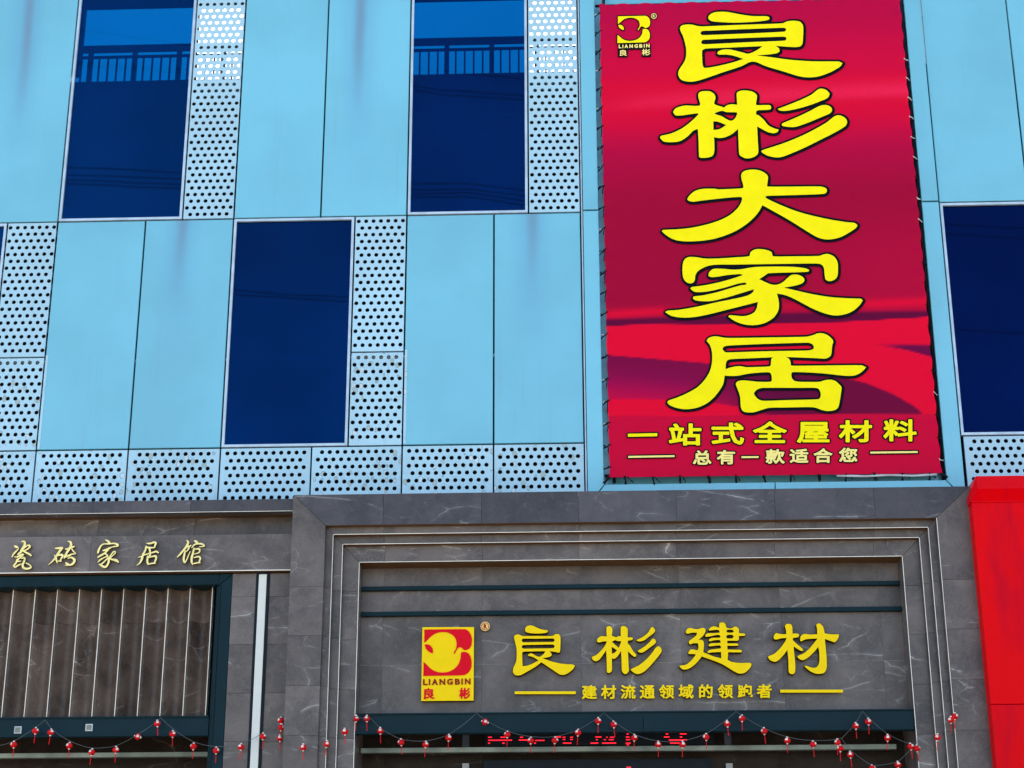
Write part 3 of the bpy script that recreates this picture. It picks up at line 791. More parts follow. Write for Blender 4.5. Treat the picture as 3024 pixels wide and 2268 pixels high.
# trademark on the banner and on the plaque
LOGO = "203,248 205,240 930,232 985,250 1030,300 1060,370 1068,440 1055,530 1020,585 960,612 920,608 890,580 850,560 820,570 790,610 755,675 735,680 740,650 775,590 788,520 785,460 760,390 700,330 630,295 540,285 450,297 380,325 320,370 270,420 225,465 203,475; 207,515 250,507 300,520 340,560 358,610 360,665 330,665 280,635 235,590; 190,825 250,880 320,950 400,995 480,1015 560,1018 640,1005 720,970 790,910 835,840 860,760 865,690 875,655 920,645 980,655 1025,700 1055,780 1062,850 1055,930 1020,1000 970,1045 910,1068 186,1083"
def logo2(x, y): return 1780+(415+(x-203)*1.011)/9.217, 10+(350+(y-235)*.861+(x-203)*-.012)/9.217
lg = [smooth_loop([logo2(x, y) for x, y in l]) for l in parse(LOGO)]
flat('printed_emblem', to_world(lg, yi), yi, 0, M['print_yellow'], ban)
def c7(x, y): return 1780+x/9.217, 10+y/9.217
txt = []
for i, ch in enumerate('LIANGBIN'):
    xx_ = [470, 548, 640, 772, 910, 1038, 1130, 1228][i]; w = [60, 12, 84, 84, 88, 76, 12, 84][i]
    px, py = c7(xx_, 1172-i*3); txt += grow(place(ch, px, py, w/9.217, 84/9.217, True), .75, .35)
for ch, (x, y), w, h in (('良', (550, 1350), 190, 150), ('彬', (1180, 1330), 195, 160)):
    px, py = c7(x, y); txt += grow(place(ch, px, py, w/9.217, h/9.217), .45, .4)
flat('printed_lettering', to_world(txt, yi), yi, 0, M['print_cream'], ban)
px, py = c7(1392, 345)
def ring(cx, cyy, r, n=24): return [(cx+r*math.cos(2*math.pi*i/n), cyy+r*math.sin(2*math.pi*i/n)) for i in range(n)]
rr = [ring(px, py, 8.2), ring(px, py, 6.4)] + grow(place('R', px, py, 5.5, 7, True), .4, .3)
flat('registered_mark', to_world(rr, yi), yi, 0, M['print_cream'], ban)
def rect(x0, y0, x1, y1): return [c7(x0, y0), c7(x1, y0), c7(x1, y1), c7(x0, y1)]
base = [smooth_loop([logo2(x, y) for x, y in l]) for l in parse(LOGO)]
xs, ys, D = sdf_loops(base, 1.0, 8)
gx, gy = np.meshgrid(xs, ys, indexing='ij')
o1 = contour(xs, ys, D, 3.4)
flat('emblem_outline', to_world(o1, yo), yo, 0, M['print_black'], ban)
flat('emblem_outline', to_world([[c7(400, 1106), c7(1312, 1098), c7(1316, 1460), c7(1055, 1462), c7(1055, 1262), c7(680, 1266), c7(682, 1470), c7(415, 1470)]], yo-.001), yo-.001, 0, M['print_black'], ban)
flat('emblem_outline', to_world([ring(px, py, 10.5)], yo-.001), yo-.001, 0, M['print_black'], ban)

# ================================================================== STONE PORTAL (right shopfront)
por = empty('stone_portal', (.5, -.3, 0), 'stepped grey veined-stone portal framing the shop with the yellow sign', 'shopfront')
YP = [-.55, -.47, -.39, -.31]
PL, PR_, PT = X(850, 1860, -.55), X(2903, 1860, -.55), Z(1850, 1449, -.55)
OP = [((961, 1552), (2765, 1529)), ((985, 1579), (2740, 1558)), ((1013, 1608), (2714, 1588)), ((1062, 1661), (2663.5, 1643))]
opn = []
for k, (a, b_) in enumerate(OP):
    l = at(*a, YP[k]); r_ = at(*b_, YP[k]); opn.append((l[0], r_[0], (l[1]+r_[1])/2))
JX = [X(v, 1500, -.55) for v in (1132, 1422, 1708, 1998, 2289, 2583)]
JZ = [Z(860, v, -.55) for v in (1733, 1877, 2025, 2172)]+[3.35, 2.75, 2.15, 1.55, .95, .35]
g = .0008
outer = (PL, PR_, PT)
for k in range(4):
    xl, xr, zt = outer; il, ir, it = opn[k]; y0 = YP[k]; y1 = y0+.12
    cuts = [None]+[x for x in JX]+[None]
    for i in range(len(cuts)-1):
        a, b_ = cuts[i], cuts[i+1]
        top = [(xl+g, zt)] if a is None else [(a+g, zt)]
        if a is None and b_ is not None: pts = [(xl+g*2, zt), (il+g*2, it), (b_-g, it), (b_-g, zt)]
        elif b_ is None: pts = [(a+g, zt), (a+g, it), (ir-g*2, it), (xr-g*2, zt)]
        else: pts = [(a+g, zt), (a+g, it), (b_-g, it), (b_-g, zt)]
        prism('stone_slab', pts, y0, y1, M['stone_top'] if k == 0 else M['stone'], por, .0015, M['soffit_bounce'])
    zc = [None]+JZ+[0.0]
    for i in range(len(zc)-1):
        a, b_ = zc[i], zc[i+1]
        for side in (0, 1):
            xo, xi = (xl, il) if side == 0 else (xr, ir); s = 1 if side == 0 else -1
            if a is None: pts = [(xo, zt-g*2), (xo, b_+g), (xi, b_+g), (xi, it-g*2)]
            else: pts = [(xo, a-g), (xo, b_+g), (xi, b_+g), (xi, a-g)]
            prism('stone_slab', pts, y0, y1, M['stone'], por, .0015)
    w = .0055 if k else .003
    mt = M['trim']
    if k:
        prism('edge_trim', [(il, it), (ir, it), (ir, it+w), (il, it+w)], y0-.003, y0+.01, mt, por, 0)
        prism('edge_trim', [(il-w, it), (il-w, .0), (il, .0), (il, it)], y0-.003, y0+.01, mt, por, 0)
        prism('edge_trim', [(ir, it), (ir, .0), (ir+w, .0), (ir+w, it)], y0-.003, y0+.01, mt, por, 0)
    else:
        prism('edge_trim', [(ir, it), (ir, .0), (ir+w*1.6, .0), (ir+w*1.6, it)], y0-.003, y0+.01, mt, por, 0)
    # cores behind the slabs
    outer = opn[k]
box('portal_core', PL+.02, opn[0][0], -.43, .55, 0, PT-.02, M['black'], por, 0)
box('portal_core', opn[0][1], PR_-.02, -.43, .55, 0, PT-.02, M['black'], por, 0)
box('portal_core', opn[0][0]+.001, opn[0][1]-.001, -.43, .06, opn[0][2], PT-.02, M['black'], por, 0)
# deep reveals of the innermost step
il, ir, it = opn[3]
box('reveal_slab', il-.10, ir+.10, -.19, .02, it, it+.06, M['soffit_bounce'], por, 0)
box('reveal_slab', il-.06, il, -.19, .60, 0, it-.001, M['stone'], por, 0)
box('reveal_slab', ir, ir+.06, -.19, .60, 0, it-.001, M['stone'], por, 0)
# sign wall slabs and bars
YW = -.05
jx = [il]+[X(v, 1680, YW) for v in (1135, 1423, 1712, 2004, 2297, 2590)]+[ir]
zb1, zb1b = Z(1850, 1724, YW-.05), Z(1850, 1736, YW-.05)
zb2, zb2b = Z(1850, 1799, YW-.05), Z(1850, 1812, YW-.05)
zj = Z(1420, 1961, YW); zbeam = Z(1850, 2100, -.28); zbeam0 = Z(1850, 2163, -.28)
rows = [(zb1-.01, it-.002), (zb2-.01, zb1-.012), (zj, zb2-.012), (zbeam-.05, zj-.002)]
for a, b_ in rows:
    for i in range(len(jx)-1):
        box('wall_slab', jx[i]+g, jx[i+1]-g, YW, YW+.0045, a+g, b_-g, M['stone'], por, .0012)
box('wall_core', il, ir, YW+.005, YW+.10, zbeam-.05, it-.001, M['plate'], por, 0)
for a, b_ in ((zb1b, zb1), (zb2b, zb2)):
    box('metal_bar', il+.002, ir-.002, YW-.055, YW-.001, a, b_, M['navy'], por, .004)
box('lintel_beam', il+.002, X(1900, 2130, -.28)-.003, -.28, -.23, zbeam0, zbeam, M['navy'], por, .004)
box('lintel_beam', X(1900, 2130, -.28)+.0, ir-.002, -.28, -.23, zbeam0, zbeam, M['navy'], por, .004)
box('beam_lip', il+.002, ir-.002, -.295, -.281, zbeam-.018, zbeam-.004, M['navy'], por, .002)
box('beam_lip', il+.002, ir-.002, -.290, -.281, zbeam0+.006, zbeam0+.03, M['navy'], por, .002)
# inside the entrance
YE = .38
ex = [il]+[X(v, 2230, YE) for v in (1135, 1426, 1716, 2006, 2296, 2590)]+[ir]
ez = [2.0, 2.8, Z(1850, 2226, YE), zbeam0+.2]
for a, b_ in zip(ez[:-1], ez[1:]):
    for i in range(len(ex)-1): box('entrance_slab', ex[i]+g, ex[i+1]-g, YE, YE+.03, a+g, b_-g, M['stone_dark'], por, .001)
zlb0, zlb1 = Z(1850, 2218, .10), Z(1850, 2203, .10)
lb = empty('light_bar', (.5, .1, zlb0), 'long dull stainless light bar across the shop entrance under the dark beam', 'light fixture')
box('bar_body', il+.01, X(2648, 2210, .1), .10, .17, zlb0, zlb1, M['lightbar'], lb, .004)
for px in (1375, 2150):
    box('bracket', X(px-10, 2190, .1), X(px+10, 2190, .1), .12, .16, zlb1+.002, zbeam0+.05, M['slab'], lb, 0)
for i, px in enumerate((1375, 2154)):
    o = box('switch_plate', X(px-10, 2265, .34), X(px+10, 2265, .34), .34, .378, Z(px, 2285, .34), Z(px, 2254, .34), M['plate'], None, .002)
    tag(o, ('small pale plate left of the black screen in the entrance', 'small pale plate right of the black screen in the entrance')[i], 'plate')
# LED ticker
def cC(x, y): return 1400+x/2.765, 2050+y/2.765
ydl = .22
led = empty('led_ticker', (X(1760, 2188, ydl), ydl, Z(1760, 2200, ydl)), 'black LED ticker with broken red text under the lintel beam', 'LED display')
box('display_case', X(1432, 2190, ydl), X(2110, 2190, ydl), ydl, ydl+.10, Z(1760, 2201, ydl), Z(1760, 2160, ydl), M['black'], led, .002)
D_ = [(115,145,352),(115,310,377),(115,130,400),(215,260,352),(230,250,400),(375,400,352),(365,455,375),(500,575,378),(490,505,400),(665,710,350),(725,745,352),(725,745,370),(725,795,400),(785,808,352),(785,805,370),(990,1040,350),(995,1010,372),(1080,1090,352),(950,1015,400),(1045,1160,400),(1060,1075,372),(1110,1145,352),(1100,1140,372),(1245,1262,325),(1240,1268,350),(1240,1275,372),(1238,1278,400),(1245,1265,414),(1565,1585,325),(1550,1595,350),(1680,1735,325),(1680,1700,350),(1590,1740,375),(1600,1680,400)]
for a, b_, y in D_:
    p0 = cC(a, y); p1 = cC(b_, y)
    box('led_segment', X(p0[0], p0[1], ydl), X(p1[0], p1[1], ydl), ydl-.004, ydl-.001, Z(p0[0], p0[1]+1.4, ydl), Z(p0[0], p0[1]-1.4, ydl), M['led'], led, 0)
# black screen at the bottom edge
tv = empty('entrance_screen', (X(1760, 2268, .2), .2, 3.3), 'wide black screen hung low in the shop entrance', 'screen')
box('screen_case', X(1428, 2250, .2), X(2098, 2250, .2), .2, .3, 3.35, Z(1760, 2242, .2), M['black'], tv, .004)
box('screen_glass', X(1440, 2250, .2), X(2088, 2250, .2), .194, .1995, 3.38, Z(1760, 2250, .2), M['black'], tv, .0)
p0 = cC(1245, 600); box('led_lamp', X(p0[0], p0[1], .19), X(p0[0]+13, p0[1], .19), .186, .1935, Z(p0[0], p0[1]+3, .19), Z(p0[0], p0[1]-2.5, .19), M['led'], tv, 0)

# ================================================================== SIGNS ON THE STONE
YL = -.125
S1 = {
 'liang': ((1500, 1820, 4.6083), "228,175 250,135 300,118 345,125 410,155 470,175 535,182 552,205 535,225 470,237 370,240 290,232 240,215; 78,285 90,255 130,240 165,248 200,262 400,262 600,262 640,240 680,235 710,255 722,300 718,450 710,490 685,500 640,490 580,480 600,515 590,545 550,562 490,572 600,610 740,640 880,650 918,665 900,710 840,765 780,798 730,802 690,790 600,730 455,632 380,690 270,755 180,803 120,810 80,790 62,750 72,690 100,630 112,560 112,450 95,370; 192,330 205,310 400,310 615,308 630,325 615,342 400,345 210,348; 193,415 205,397 400,393 615,390 630,408 615,428 400,432 210,434; 200,500 215,487 350,483 500,480 480,510 430,545 380,530 340,505 300,500 272,520 275,545 310,550 350,565 405,600 330,640 260,665 205,673"),
 'bin': ((1500, 1820, 4.6083), "1205,325 1225,290 1265,265 1300,265 1338,268 1335,200 1338,150 1360,130 1390,130 1420,155 1428,200 1420,260 1470,278 1505,262 1530,265 1530,150 1550,130 1590,130 1630,160 1637,210 1635,280 1690,282 1710,300 1695,325 1640,335 1638,365 1670,400 1710,470 1752,520 1745,550 1720,557 1680,530 1640,490 1645,620 1650,745 1625,780 1598,793 1570,780 1545,740 1540,600 1535,490 1495,550 1450,583 1420,580 1422,680 1418,745 1395,772 1360,775 1342,760 1338,620 1332,480 1290,540 1250,590 1210,615 1165,608 1138,570 1145,545 1200,520 1270,455 1320,390 1338,345 1290,350 1240,362 1212,350; 1422,350 1460,330 1490,342 1535,345 1505,420 1465,385 1440,362; 1418,425 1475,462 1450,490 1420,502; 1737,325 1760,312 1840,270 1900,220 1940,155 1965,137 1995,160 2008,195 1990,230 1920,285 1860,330 1800,348 1760,342; 1757,470 1775,455 1850,410 1920,350 1960,305 1990,300 2015,325 2020,355 1995,385 1920,440 1860,485 1810,502 1775,490; 1660,725 1680,710 1780,660 1880,580 1960,490 2010,420 2050,402 2085,425 2098,470 2080,510 2010,600 1930,690 1860,755 1800,785 1750,790 1700,765"),
 'jian': ((1990, 1820, 4.3373), "147,200 165,160 205,143 260,155 310,158 350,145 380,143 408,165 408,200 380,250 332,295 365,298 388,330 390,400 382,458 440,480 500,505 602,532 600,462 500,467 440,473 422,460 440,435 480,420 550,412 597,405 597,392 585,378 520,383 455,390 440,380 450,355 480,340 550,338 592,335 592,320 580,308 520,312 460,325 442,315 450,290 490,272 560,270 590,265 587,250 560,242 460,262 410,268 395,255 405,230 430,212 500,210 578,205 578,190 560,178 500,182 452,187 440,172 455,150 490,127 530,125 575,140 575,115 580,85 610,73 645,78 668,105 680,140 730,150 760,135 785,125 815,135 838,165 840,210 900,215 922,232 910,253 838,258 837,300 815,318 760,318 690,318 690,342 800,342 830,352 828,375 810,382 690,382 692,420 860,425 875,440 870,468 700,465 695,555 750,580 850,592 980,592 1000,615 980,665 930,715 880,737 830,737 760,705 600,610 360,520 300,595 230,655 170,683 110,683 65,645 75,625 150,615 220,560 275,492 230,488 185,487 180,465 205,425 240,418 300,430 310,400 305,350 250,350 210,365 190,345 188,315 220,290 280,245 290,215 230,215 180,228 155,218; 678,190 690,178 745,178 762,190 745,203 690,203; 675,260 690,243 745,243 760,258 745,277 685,277"),
 'cai': ((1990, 1820, 4.3373), "1272,265 1285,230 1310,210 1350,218 1400,225 1435,222 1430,170 1418,130 1430,100 1465,90 1500,98 1522,130 1525,215 1590,217 1613,240 1595,270 1530,283 1530,305 1580,350 1650,410 1660,435 1645,452 1600,435 1540,395 1550,500 1560,600 1560,700 1545,735 1515,747 1480,735 1465,700 1460,560 1450,445 1400,510 1340,570 1290,588 1230,565 1202,525 1210,508 1290,470 1370,390 1420,320 1437,283 1380,287 1310,303 1280,292; 1612,290 1625,245 1670,220 1740,228 1830,225 1828,160 1820,110 1840,88 1870,88 1910,120 1925,160 1938,215 2020,225 2118,225 2115,270 2085,320 2055,337 2010,322 1940,297 1950,400 1962,520 1965,640 1950,700 1920,733 1870,742 1810,738 1740,705 1680,655 1668,635 1690,625 1760,650 1810,652 1840,630 1858,580 1858,480 1848,405 1790,470 1720,535 1660,565 1610,555 1575,520 1590,500 1660,470 1730,410 1790,340 1830,290 1760,293 1690,300 1635,325 1614,315")}
sg = empty('shop_name_sign', (X(1990, 2000, YL), YL, Z(1990, 2000, YL)), 'four large yellow raised characters on the grey stone above the entrance', 'sign')
for k, ((ox, oy, sc), s) in S1.items():
    loops = [smooth_loop([(ox+x/sc, oy+y/sc) for x, y in l]) for l in parse(s)]
    flat('raised_character', to_world(loops, YL), YL, .05, M['yellow'], sg, M['letter_side'], .0045)
sl = empty('slogan_sign', (X(2000, 2060, YL), YL+.02, Z(2000, 2060, YL)), 'row of ten small yellow raised characters between two yellow rules under the shop name', 'sign')
def cS(x, y): return 1500+x/2.212, 2000+y/2.212
for ch, x in zip('建材流通领域的领跑者', (532, 658, 785, 910, 1036, 1164, 1292, 1420, 1550, 1675)):
    px, py = cS(x, 99-(x-532)*.006)
    flat('raised_character', to_world(grow(place(ch, px, py, 37.5, 37.0), 1.25, .45), YL+.02), YL+.02, .03, M['yellow'], sl, M['letter_side'])
for a, b_, y0, y1 in ((44, 443, 92, 110), (1778, 2188, 81, 100)):
    p = [cS(a, y0), cS(b_, y0), cS(b_, y1), cS(a, y1)]
    flat('raised_rule', to_world([p], YL+.02), YL+.02, .03, M['yellow'], sl, M['letter_side'])
# plaque
def cL(x, y): return 1220+x/6.144, 1820+y/6.144
pq = empty('emblem_plaque', (X(1325, 2069, -.1), -.1, Z(1325, 2069, -.1)), 'yellow plaque with a red rounded emblem and small lettering left of the shop name', 'sign')
flat('plaque_board', to_world([[cL(168, 198), cL(1105, 195), cL(1097, 1530), cL(145, 1537)]], -.115), -.115, .06, M['yellow'], pq, M['letter_side'], 0)
for l in parse(LOGO):
    flat('raised_emblem', to_world([smooth_loop([cL(x, y) for x, y in l])], -.122), -.122, .005, M['red_print'], pq)
for i, ch in enumerate('LIANGBIN'):
    xx_ = [222, 298, 395, 530, 668, 805, 888, 990][i]; w = [72, 14, 92, 92, 92, 80, 14, 92][i]
    px, py = cL(xx_, 1195-i*2)
    flat('raised_letter', to_world(grow(place(ch, px, py, w/6.144, 98/6.144, True), 1.1, .4), -.121), -.121, .004, M['maroon'], pq)
for ch, (x, y) in (('良', (288, 1402)), ('彬', (935, 1395))):
    px, py = cL(x, y); flat('raised_character', to_world(grow(place(ch, px, py, 185/6.144, 190/6.144, True), 1.15, .4), -.121), -.121, .004, M['red_print'], pq)
px, py = cL(1308, 183)
rb = empty('registered_mark_badge', (X(px, py, -.1), -.1, Z(px, py, -.1)), 'small round pale yellow registered-mark badge at the top right of the plaque', 'badge')
flat('badge_disc', to_world([ring(px, py, 13.8)], -.1), -.1, .045, M['badge'], rb, M['letter_side'])
flat('badge_ring', to_world([ring(px, py, 11.2), ring(px, py, 9.6)], -.104), -.104, .003, M['maroon'], rb)
flat('badge_letter', to_world(grow(place('R', px, py, 8, 12, True), .7, .3), -.104), -.104, .003, M['maroon'], rb)

# ================================================================== LEFT SHOPFRONT
lf = empty('left_shopfront', (-5.5, -.3, 0), 'grey stone shopfront at the left with fluted panel, dark steel frame and pale gold characters', 'shopfront')
XL, XR = -8.6, PL-.002
def zmid(a, b_, y): return (Z(0, a, y)+Z(850, b_, y))/2
f1t, f1b = zmid(1484, 1473, -.45), zmid(1519.5, 1510, -.45)
f3t, f3b = zmid(1586, 1577, -.40), zmid(1694, 1684, -.40)
ljx = [XL, -7.35]+[X(v, 1560, -.4) for v in (-20, 274, 562)]
ljx = sorted(set(ljx))+[XR]
for i in range(len(ljx)-1):
    box('stone_slab', ljx[i]+g, ljx[i+1]-g, -.45, -.30, f1b, f1t, M['stone_top'], lf, .0015)
    box('stone_slab', ljx[i]+g, ljx[i+1]-g, -.20, -.14, f3t-.05, f1b+.02, M['stone'], lf, .0015)
    box('stone_slab', ljx[i]+g, ljx[i+1]-g, -.40, -.30, f3b, f3t, M['stone'], lf, .0015, M['soffit_bounce'])
box('fascia_core', XL, XR-.01, -.30, .0, f1b+.02, f1t-.005, M['black'], lf, 0)
box('fascia_soffit', XL, XR-.01, -.31, -.14, f1b+.004, f1b+.019, M['soffit_bounce'], lf, 0)
box('fascia_core', XL, XR-.01, -.30, .0, f3b+.01, f3t-.02, M['black'], lf, 0)
box('edge_trim', XL, XR-.002, -.403, -.39, f3b, f3b+.008, M['trim'], lf, 0)
box('edge_trim', XL, XR-.002, -.452, -.44, f1b, f1b+.004, M['trim'], lf, 0)
# dark steel frame
yF = -.33
fx_o, fx_i = X(672, 1980, yF), X(634, 1980, yF)
fz_t, fz_i = f3b-.012, Z(330, 1731, yF)
box('steel_frame', XL, fx_i-.002, yF, -.05, fz_i, fz_t, M['navy'], lf, .006)
prism('steel_frame', [(fx_i, 0), (fx_o, 0), (fx_o, fz_t), (fx_i, fz_i)], yF, -.05, M['navy'], lf, .006)
prism('steel_frame', [(fx_i-.004, fz_i+.0), (fx_o-.004, fz_t), (fx_i-.004, fz_t)], yF-.001, -.05, M['navy'], lf, .002)
box('steel_frame', fx_i-.035, fx_i-.003, yF+.04, -.05, 0, fz_i-.002, M['navy'], lf, .004)
box('frame_lip', XL, fx_i-.004, yF-.012, yF-.001, fz_i+.003, fz_i+.016, M['navy'], lf, .002)
box('frame_lip', fx_i+.003, fx_i+.016, yF-.012, yF-.001, 0, fz_i, M['navy'], lf, .002)
# fluted stone
yR = -.20
tb = [X(v/1.911, 1400+1000/1.911, yR) for v in (21, 119, 237, 354, 466, 588, 708, 826, 942, 1062, 1180)]
stp = .2325
trims = [tb[10]-stp*i for i in range(24) if tb[10]-stp*i > XL]
zb0 = Z(330, 2115, yR); zt0 = fz_i+.01
zsm = Z(330, 1836, yR)
for i, x in enumerate(trims):
    x0, x1 = x-stp, x; n_ = 12
    for za_, zb_ in ((zb0-.05, zsm-.0015), (zsm+.0015, zt0+.1)):
        vs = []; fs = []
        for j in range(n_+1):
            u = j/n_; xx_ = x0+.005+(stp-.010)*u; y = yR+.125*math.sin(math.pi*u**1.22)**.9
            vs += [(xx_, y, za_), (xx_, y, zb_)]
        k = len(vs); vs += [(x0+.005, yR+.18, za_), (x0+.005, yR+.18, zb_), (x1-.005, yR+.18, za_), (x1-.005, yR+.18, zb_)]
        for j in range(n_): fs.append((2*j, 2*j+2, 2*j+3, 2*j+1))
        fs += [(0, 1, k+1, k), (2*n_, k+2, k+3, 2*n_+1), (k, k+1, k+3, k+2)]
        mesh_obj('stone_flute', vs, fs, M['stone_flute'], lf, True)
    box('edge_trim', x-.0030, x+.0030, yR-.006, yR+.10, zb0-.05, zt0+.1, M['trim'], lf, 0)
box('flute_core', XL, fx_i-.04, -.015, .02, zb0-.1, zt0+.2, M['black'], lf, 0)
# lower beam
yb2 = -.30
b2t, b2b = (Z(0, 2121, yb2)+Z(600, 2110, yb2))/2, (Z(0, 2181, yb2)+Z(600, 2172, yb2))/2
box('lower_beam', XL, fx_i-.036, yb2, yb2+.05, b2b, b2t, M['navy'], lf, .004)
box('beam_lip', XL, fx_i-.036, yb2-.015, yb2-.001, b2t-.02, b2t-.004, M['navy'], lf, .002)
box('beam_lip', XL, fx_i-.036, yb2-.012, yb2-.001, b2b+.004, b2b+.022, M['navy'], lf, .002)
for i, (px, py) in enumerate(((53.4, 2156), (263.5, 2149))):
    o = empty('square_wall_socket', (X(px, py, yb2), yb2, Z(px, py, yb2)), ('white-rimmed square plate on the dark beam, nearer the left edge', 'white-rimmed square plate on the dark beam under the middle flutes')[i], 'plate')
    box('rim', X(px-10.5, py, yb2), X(px+10.5, py, yb2), yb2-.012, yb2-.001, Z(px, py+10.5, yb2), Z(px, py-10.5, yb2), M['rope_white'], o, .002)
    box('plate', X(px-7.5, py, yb2), X(px+7.5, py, yb2), yb2-.016, yb2-.0125, Z(px, py+7.5, yb2), Z(px, py-7.5, yb2), M['lightbar'], o, .001)
# below the beam
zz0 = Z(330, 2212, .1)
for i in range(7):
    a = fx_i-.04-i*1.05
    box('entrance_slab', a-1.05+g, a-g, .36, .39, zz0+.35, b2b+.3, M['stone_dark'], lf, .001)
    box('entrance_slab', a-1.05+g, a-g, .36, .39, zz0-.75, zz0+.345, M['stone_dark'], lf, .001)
lb2 = empty('light_bar', (-5.5, .08, zz0), 'long dull stainless light bar under the lower beam of the left shopfront', 'light fixture')
box('bar_body', XL, fx_i-.04, .08, .15, Z(330, 2236, .08), Z(330, 2222, .08), M['lightbar'], lb2, .004)
# stone pillar with the light strip
yP = -.33
px0 = fx_o+.002; sxl, sxr = X(760, 1980, yP), X(776, 1980, yP)
pz = [f3b-.012]+[Z(720, v, yP) for v in (1762, 1903, 2047, 2190)]+[3.3, 2.7, 2.1, 1.5, .9, .3, 0]
for a, b_ in zip(pz[:-1], pz[1:]):
    box('pillar_slab', px0, sxl-.03, yP, yP+.05, b_+g, a-g, M['stone'], lf, .0015)
    box('pillar_slab', sxr+.03, XR, yP, yP+.05, b_+g, a-g, M['stone'], lf, .0015)
box('pillar_core', px0, XR-.01, yP+.052, .3, 0, f3b-.014, M['black'], lf, 0)
st = empty('light_strip', ((sxl+sxr)/2, yP, 0), 'tall white light strip in a black channel on the stone pillar between the shopfronts', 'light fixture')
hw = X(782, 1697, yP)
sl0, sl1 = X(757, 1710, yP), X(797, 1710, yP)
wl0, wl1 = X(765.5, 1710, yP), X(788.5, 1710, yP)
ztp = Z(777, 1690, yP)
box('channel', sl0, sl1, yP-.012, yP-.001, 0, ztp, M['black'], st, .002)
box('diffuser', wl0, wl1, yP-.020, yP-.0125, 0, Z(777, 1697, yP), M['white'], st, .003)
# brush characters
def C5(p): return (0+p[0]/6.9125, 1570+p[1]/6.9125, p[2]/6.9125)
def C6(p): return (280+p[0]/6.1444, 1570+p[1]/6.1444, p[2]/6.1444)
BR = [
 (C5, "290,290,8 335,312,26 375,325,8; 385,345,8 330,400,16 280,450,18 250,505,15 245,525,6; 440,205,9 490,200,20 510,245,24 488,310,27 440,380,26 425,415,22 375,455,18 355,468,6; 505,330,10 560,280,14 600,285,20 608,315,18 570,350,16 520,378,14 470,400,14; 480,400,14 540,430,20 600,460,20 635,490,14; 290,510,8 340,518,14 400,490,20 455,470,24 485,465,10; 460,490,16 400,540,16 350,575,20 345,600,16 400,605,14 430,598,8; 345,590,16 325,640,18 280,692,18; 275,700,12 310,722,18 360,692,18 430,660,12; 440,548,10 480,532,20 505,550,18 490,610,22 462,680,22 480,738,24 545,757,20 615,742,18 632,712,14 590,668,14 530,640,12"),
 (C5, "1130,340,12 1180,340,20 1260,332,24 1275,348,14; 1255,350,22 1210,410,24 1165,480,22 1110,560,18 1050,625,12 985,682,5; 1105,480,8 1140,525,18 1150,580,18 1162,625,12 1170,645,5; 1130,500,10 1200,480,16 1262,472,22 1278,500,20 1245,560,16 1232,600,16; 1175,600,12 1250,605,10; 1390,200,11 1430,207,20 1452,250,24 1438,310,24 1400,370,24 1358,440,22 1325,510,22 1310,545,9; 1340,355,14 1400,348,16 1470,320,20 1515,300,13; 1315,485,10 1340,480,12; 1470,360,14 1500,402,13 1545,450,7 1470,460,14 1400,490,20 1315,520,14; 1390,545,12 1450,525,18 1510,560,24 1520,600,24 1490,650,24 1430,680,18 1385,668,22 1350,642,20; 1380,688,10 1300,695,4"),
 (C6, "185,145,5 230,167,18 265,200,20; 58,380,18 72,330,18 108,262,14 160,225,12 260,222,12 340,212,14 400,228,20 418,258,14 330,275,10 250,290,6; 145,345,10 205,330,20 270,300,16 300,285,8; 240,330,16 180,390,16 110,430,18 55,465,12; 165,402,12 212,410,12 232,450,16; 215,450,12 150,480,12 100,510,14 58,552,10; 235,480,12 175,540,12 120,590,14 82,600,8; 85,592,12 140,628,20 190,643,20 228,605,18 252,540,20 248,480,18; 250,500,16 290,430,12 330,372,12 362,362,12 372,385,10 335,425,9 290,470,9; 270,490,14 330,508,18 390,522,24 425,552,14"),
 (C6, "945,210,8 1000,215,16 1080,192,18 1105,212,20 1093,252,16 1080,288,12; 1085,290,11 1010,292,14 940,282,16 925,265,9; 930,270,15 918,335,18 870,425,18 858,485,20 818,565,15 760,610,5; 790,465,7 850,450,12; 990,300,18 1000,355,16 1005,405,18 990,455,16; 880,430,10 960,402,12 1060,376,14 1110,358,16 1150,380,14; 960,445,14 953,505,18 955,560,18 970,597,10; 975,470,12 1040,450,14 1102,445,20 1115,482,18 1095,530,15 1085,570,14; 970,592,11 1030,577,13 1095,572,11"),
 (C6, "1665,160,7 1695,190,20 1668,262,20 1610,335,18 1540,420,16 1495,460,9; 1640,290,10 1720,262,14 1745,247,10; 1722,262,12 1700,312,14 1660,362,9; 1640,350,12 1622,425,18 1612,500,18 1622,550,14 1640,567,7; 1640,560,9 1672,500,11 1702,425,9 1730,360,7; 1805,165,8 1838,182,22 1858,212,20 1800,242,12 1762,292,10; 1790,242,10 1870,222,12 1940,222,18 1985,260,12 1900,275,8; 1800,300,12 1782,385,18 1758,475,20 1757,550,18 1775,600,7; 1805,322,10 1880,312,16 1905,345,14 1885,382,12 1800,408,8; 1800,472,10 1880,452,14 1915,482,14 1900,530,14 1890,562,12; 1780,582,11 1850,567,12 1910,562,11")]
bs = empty('brush_script_sign', (-5.9, -.44, Z(330, 1693, -.44)), 'row of five pale gold brush-script characters on the grey stone fascia at the left', 'sign')
for fn, s in BR:
    strokes = [[fn(p) for p in l] for l in parse(s)]
    xs, ys, D = sdf_strokes(strokes, .5, 2)
    lp = [simplify(l, .08) for l in contour(xs, ys, D, -.1)]
    flat('raised_character', to_world(lp, -.455), -.455, .03, M['gold'], bs, M['letter_side'])

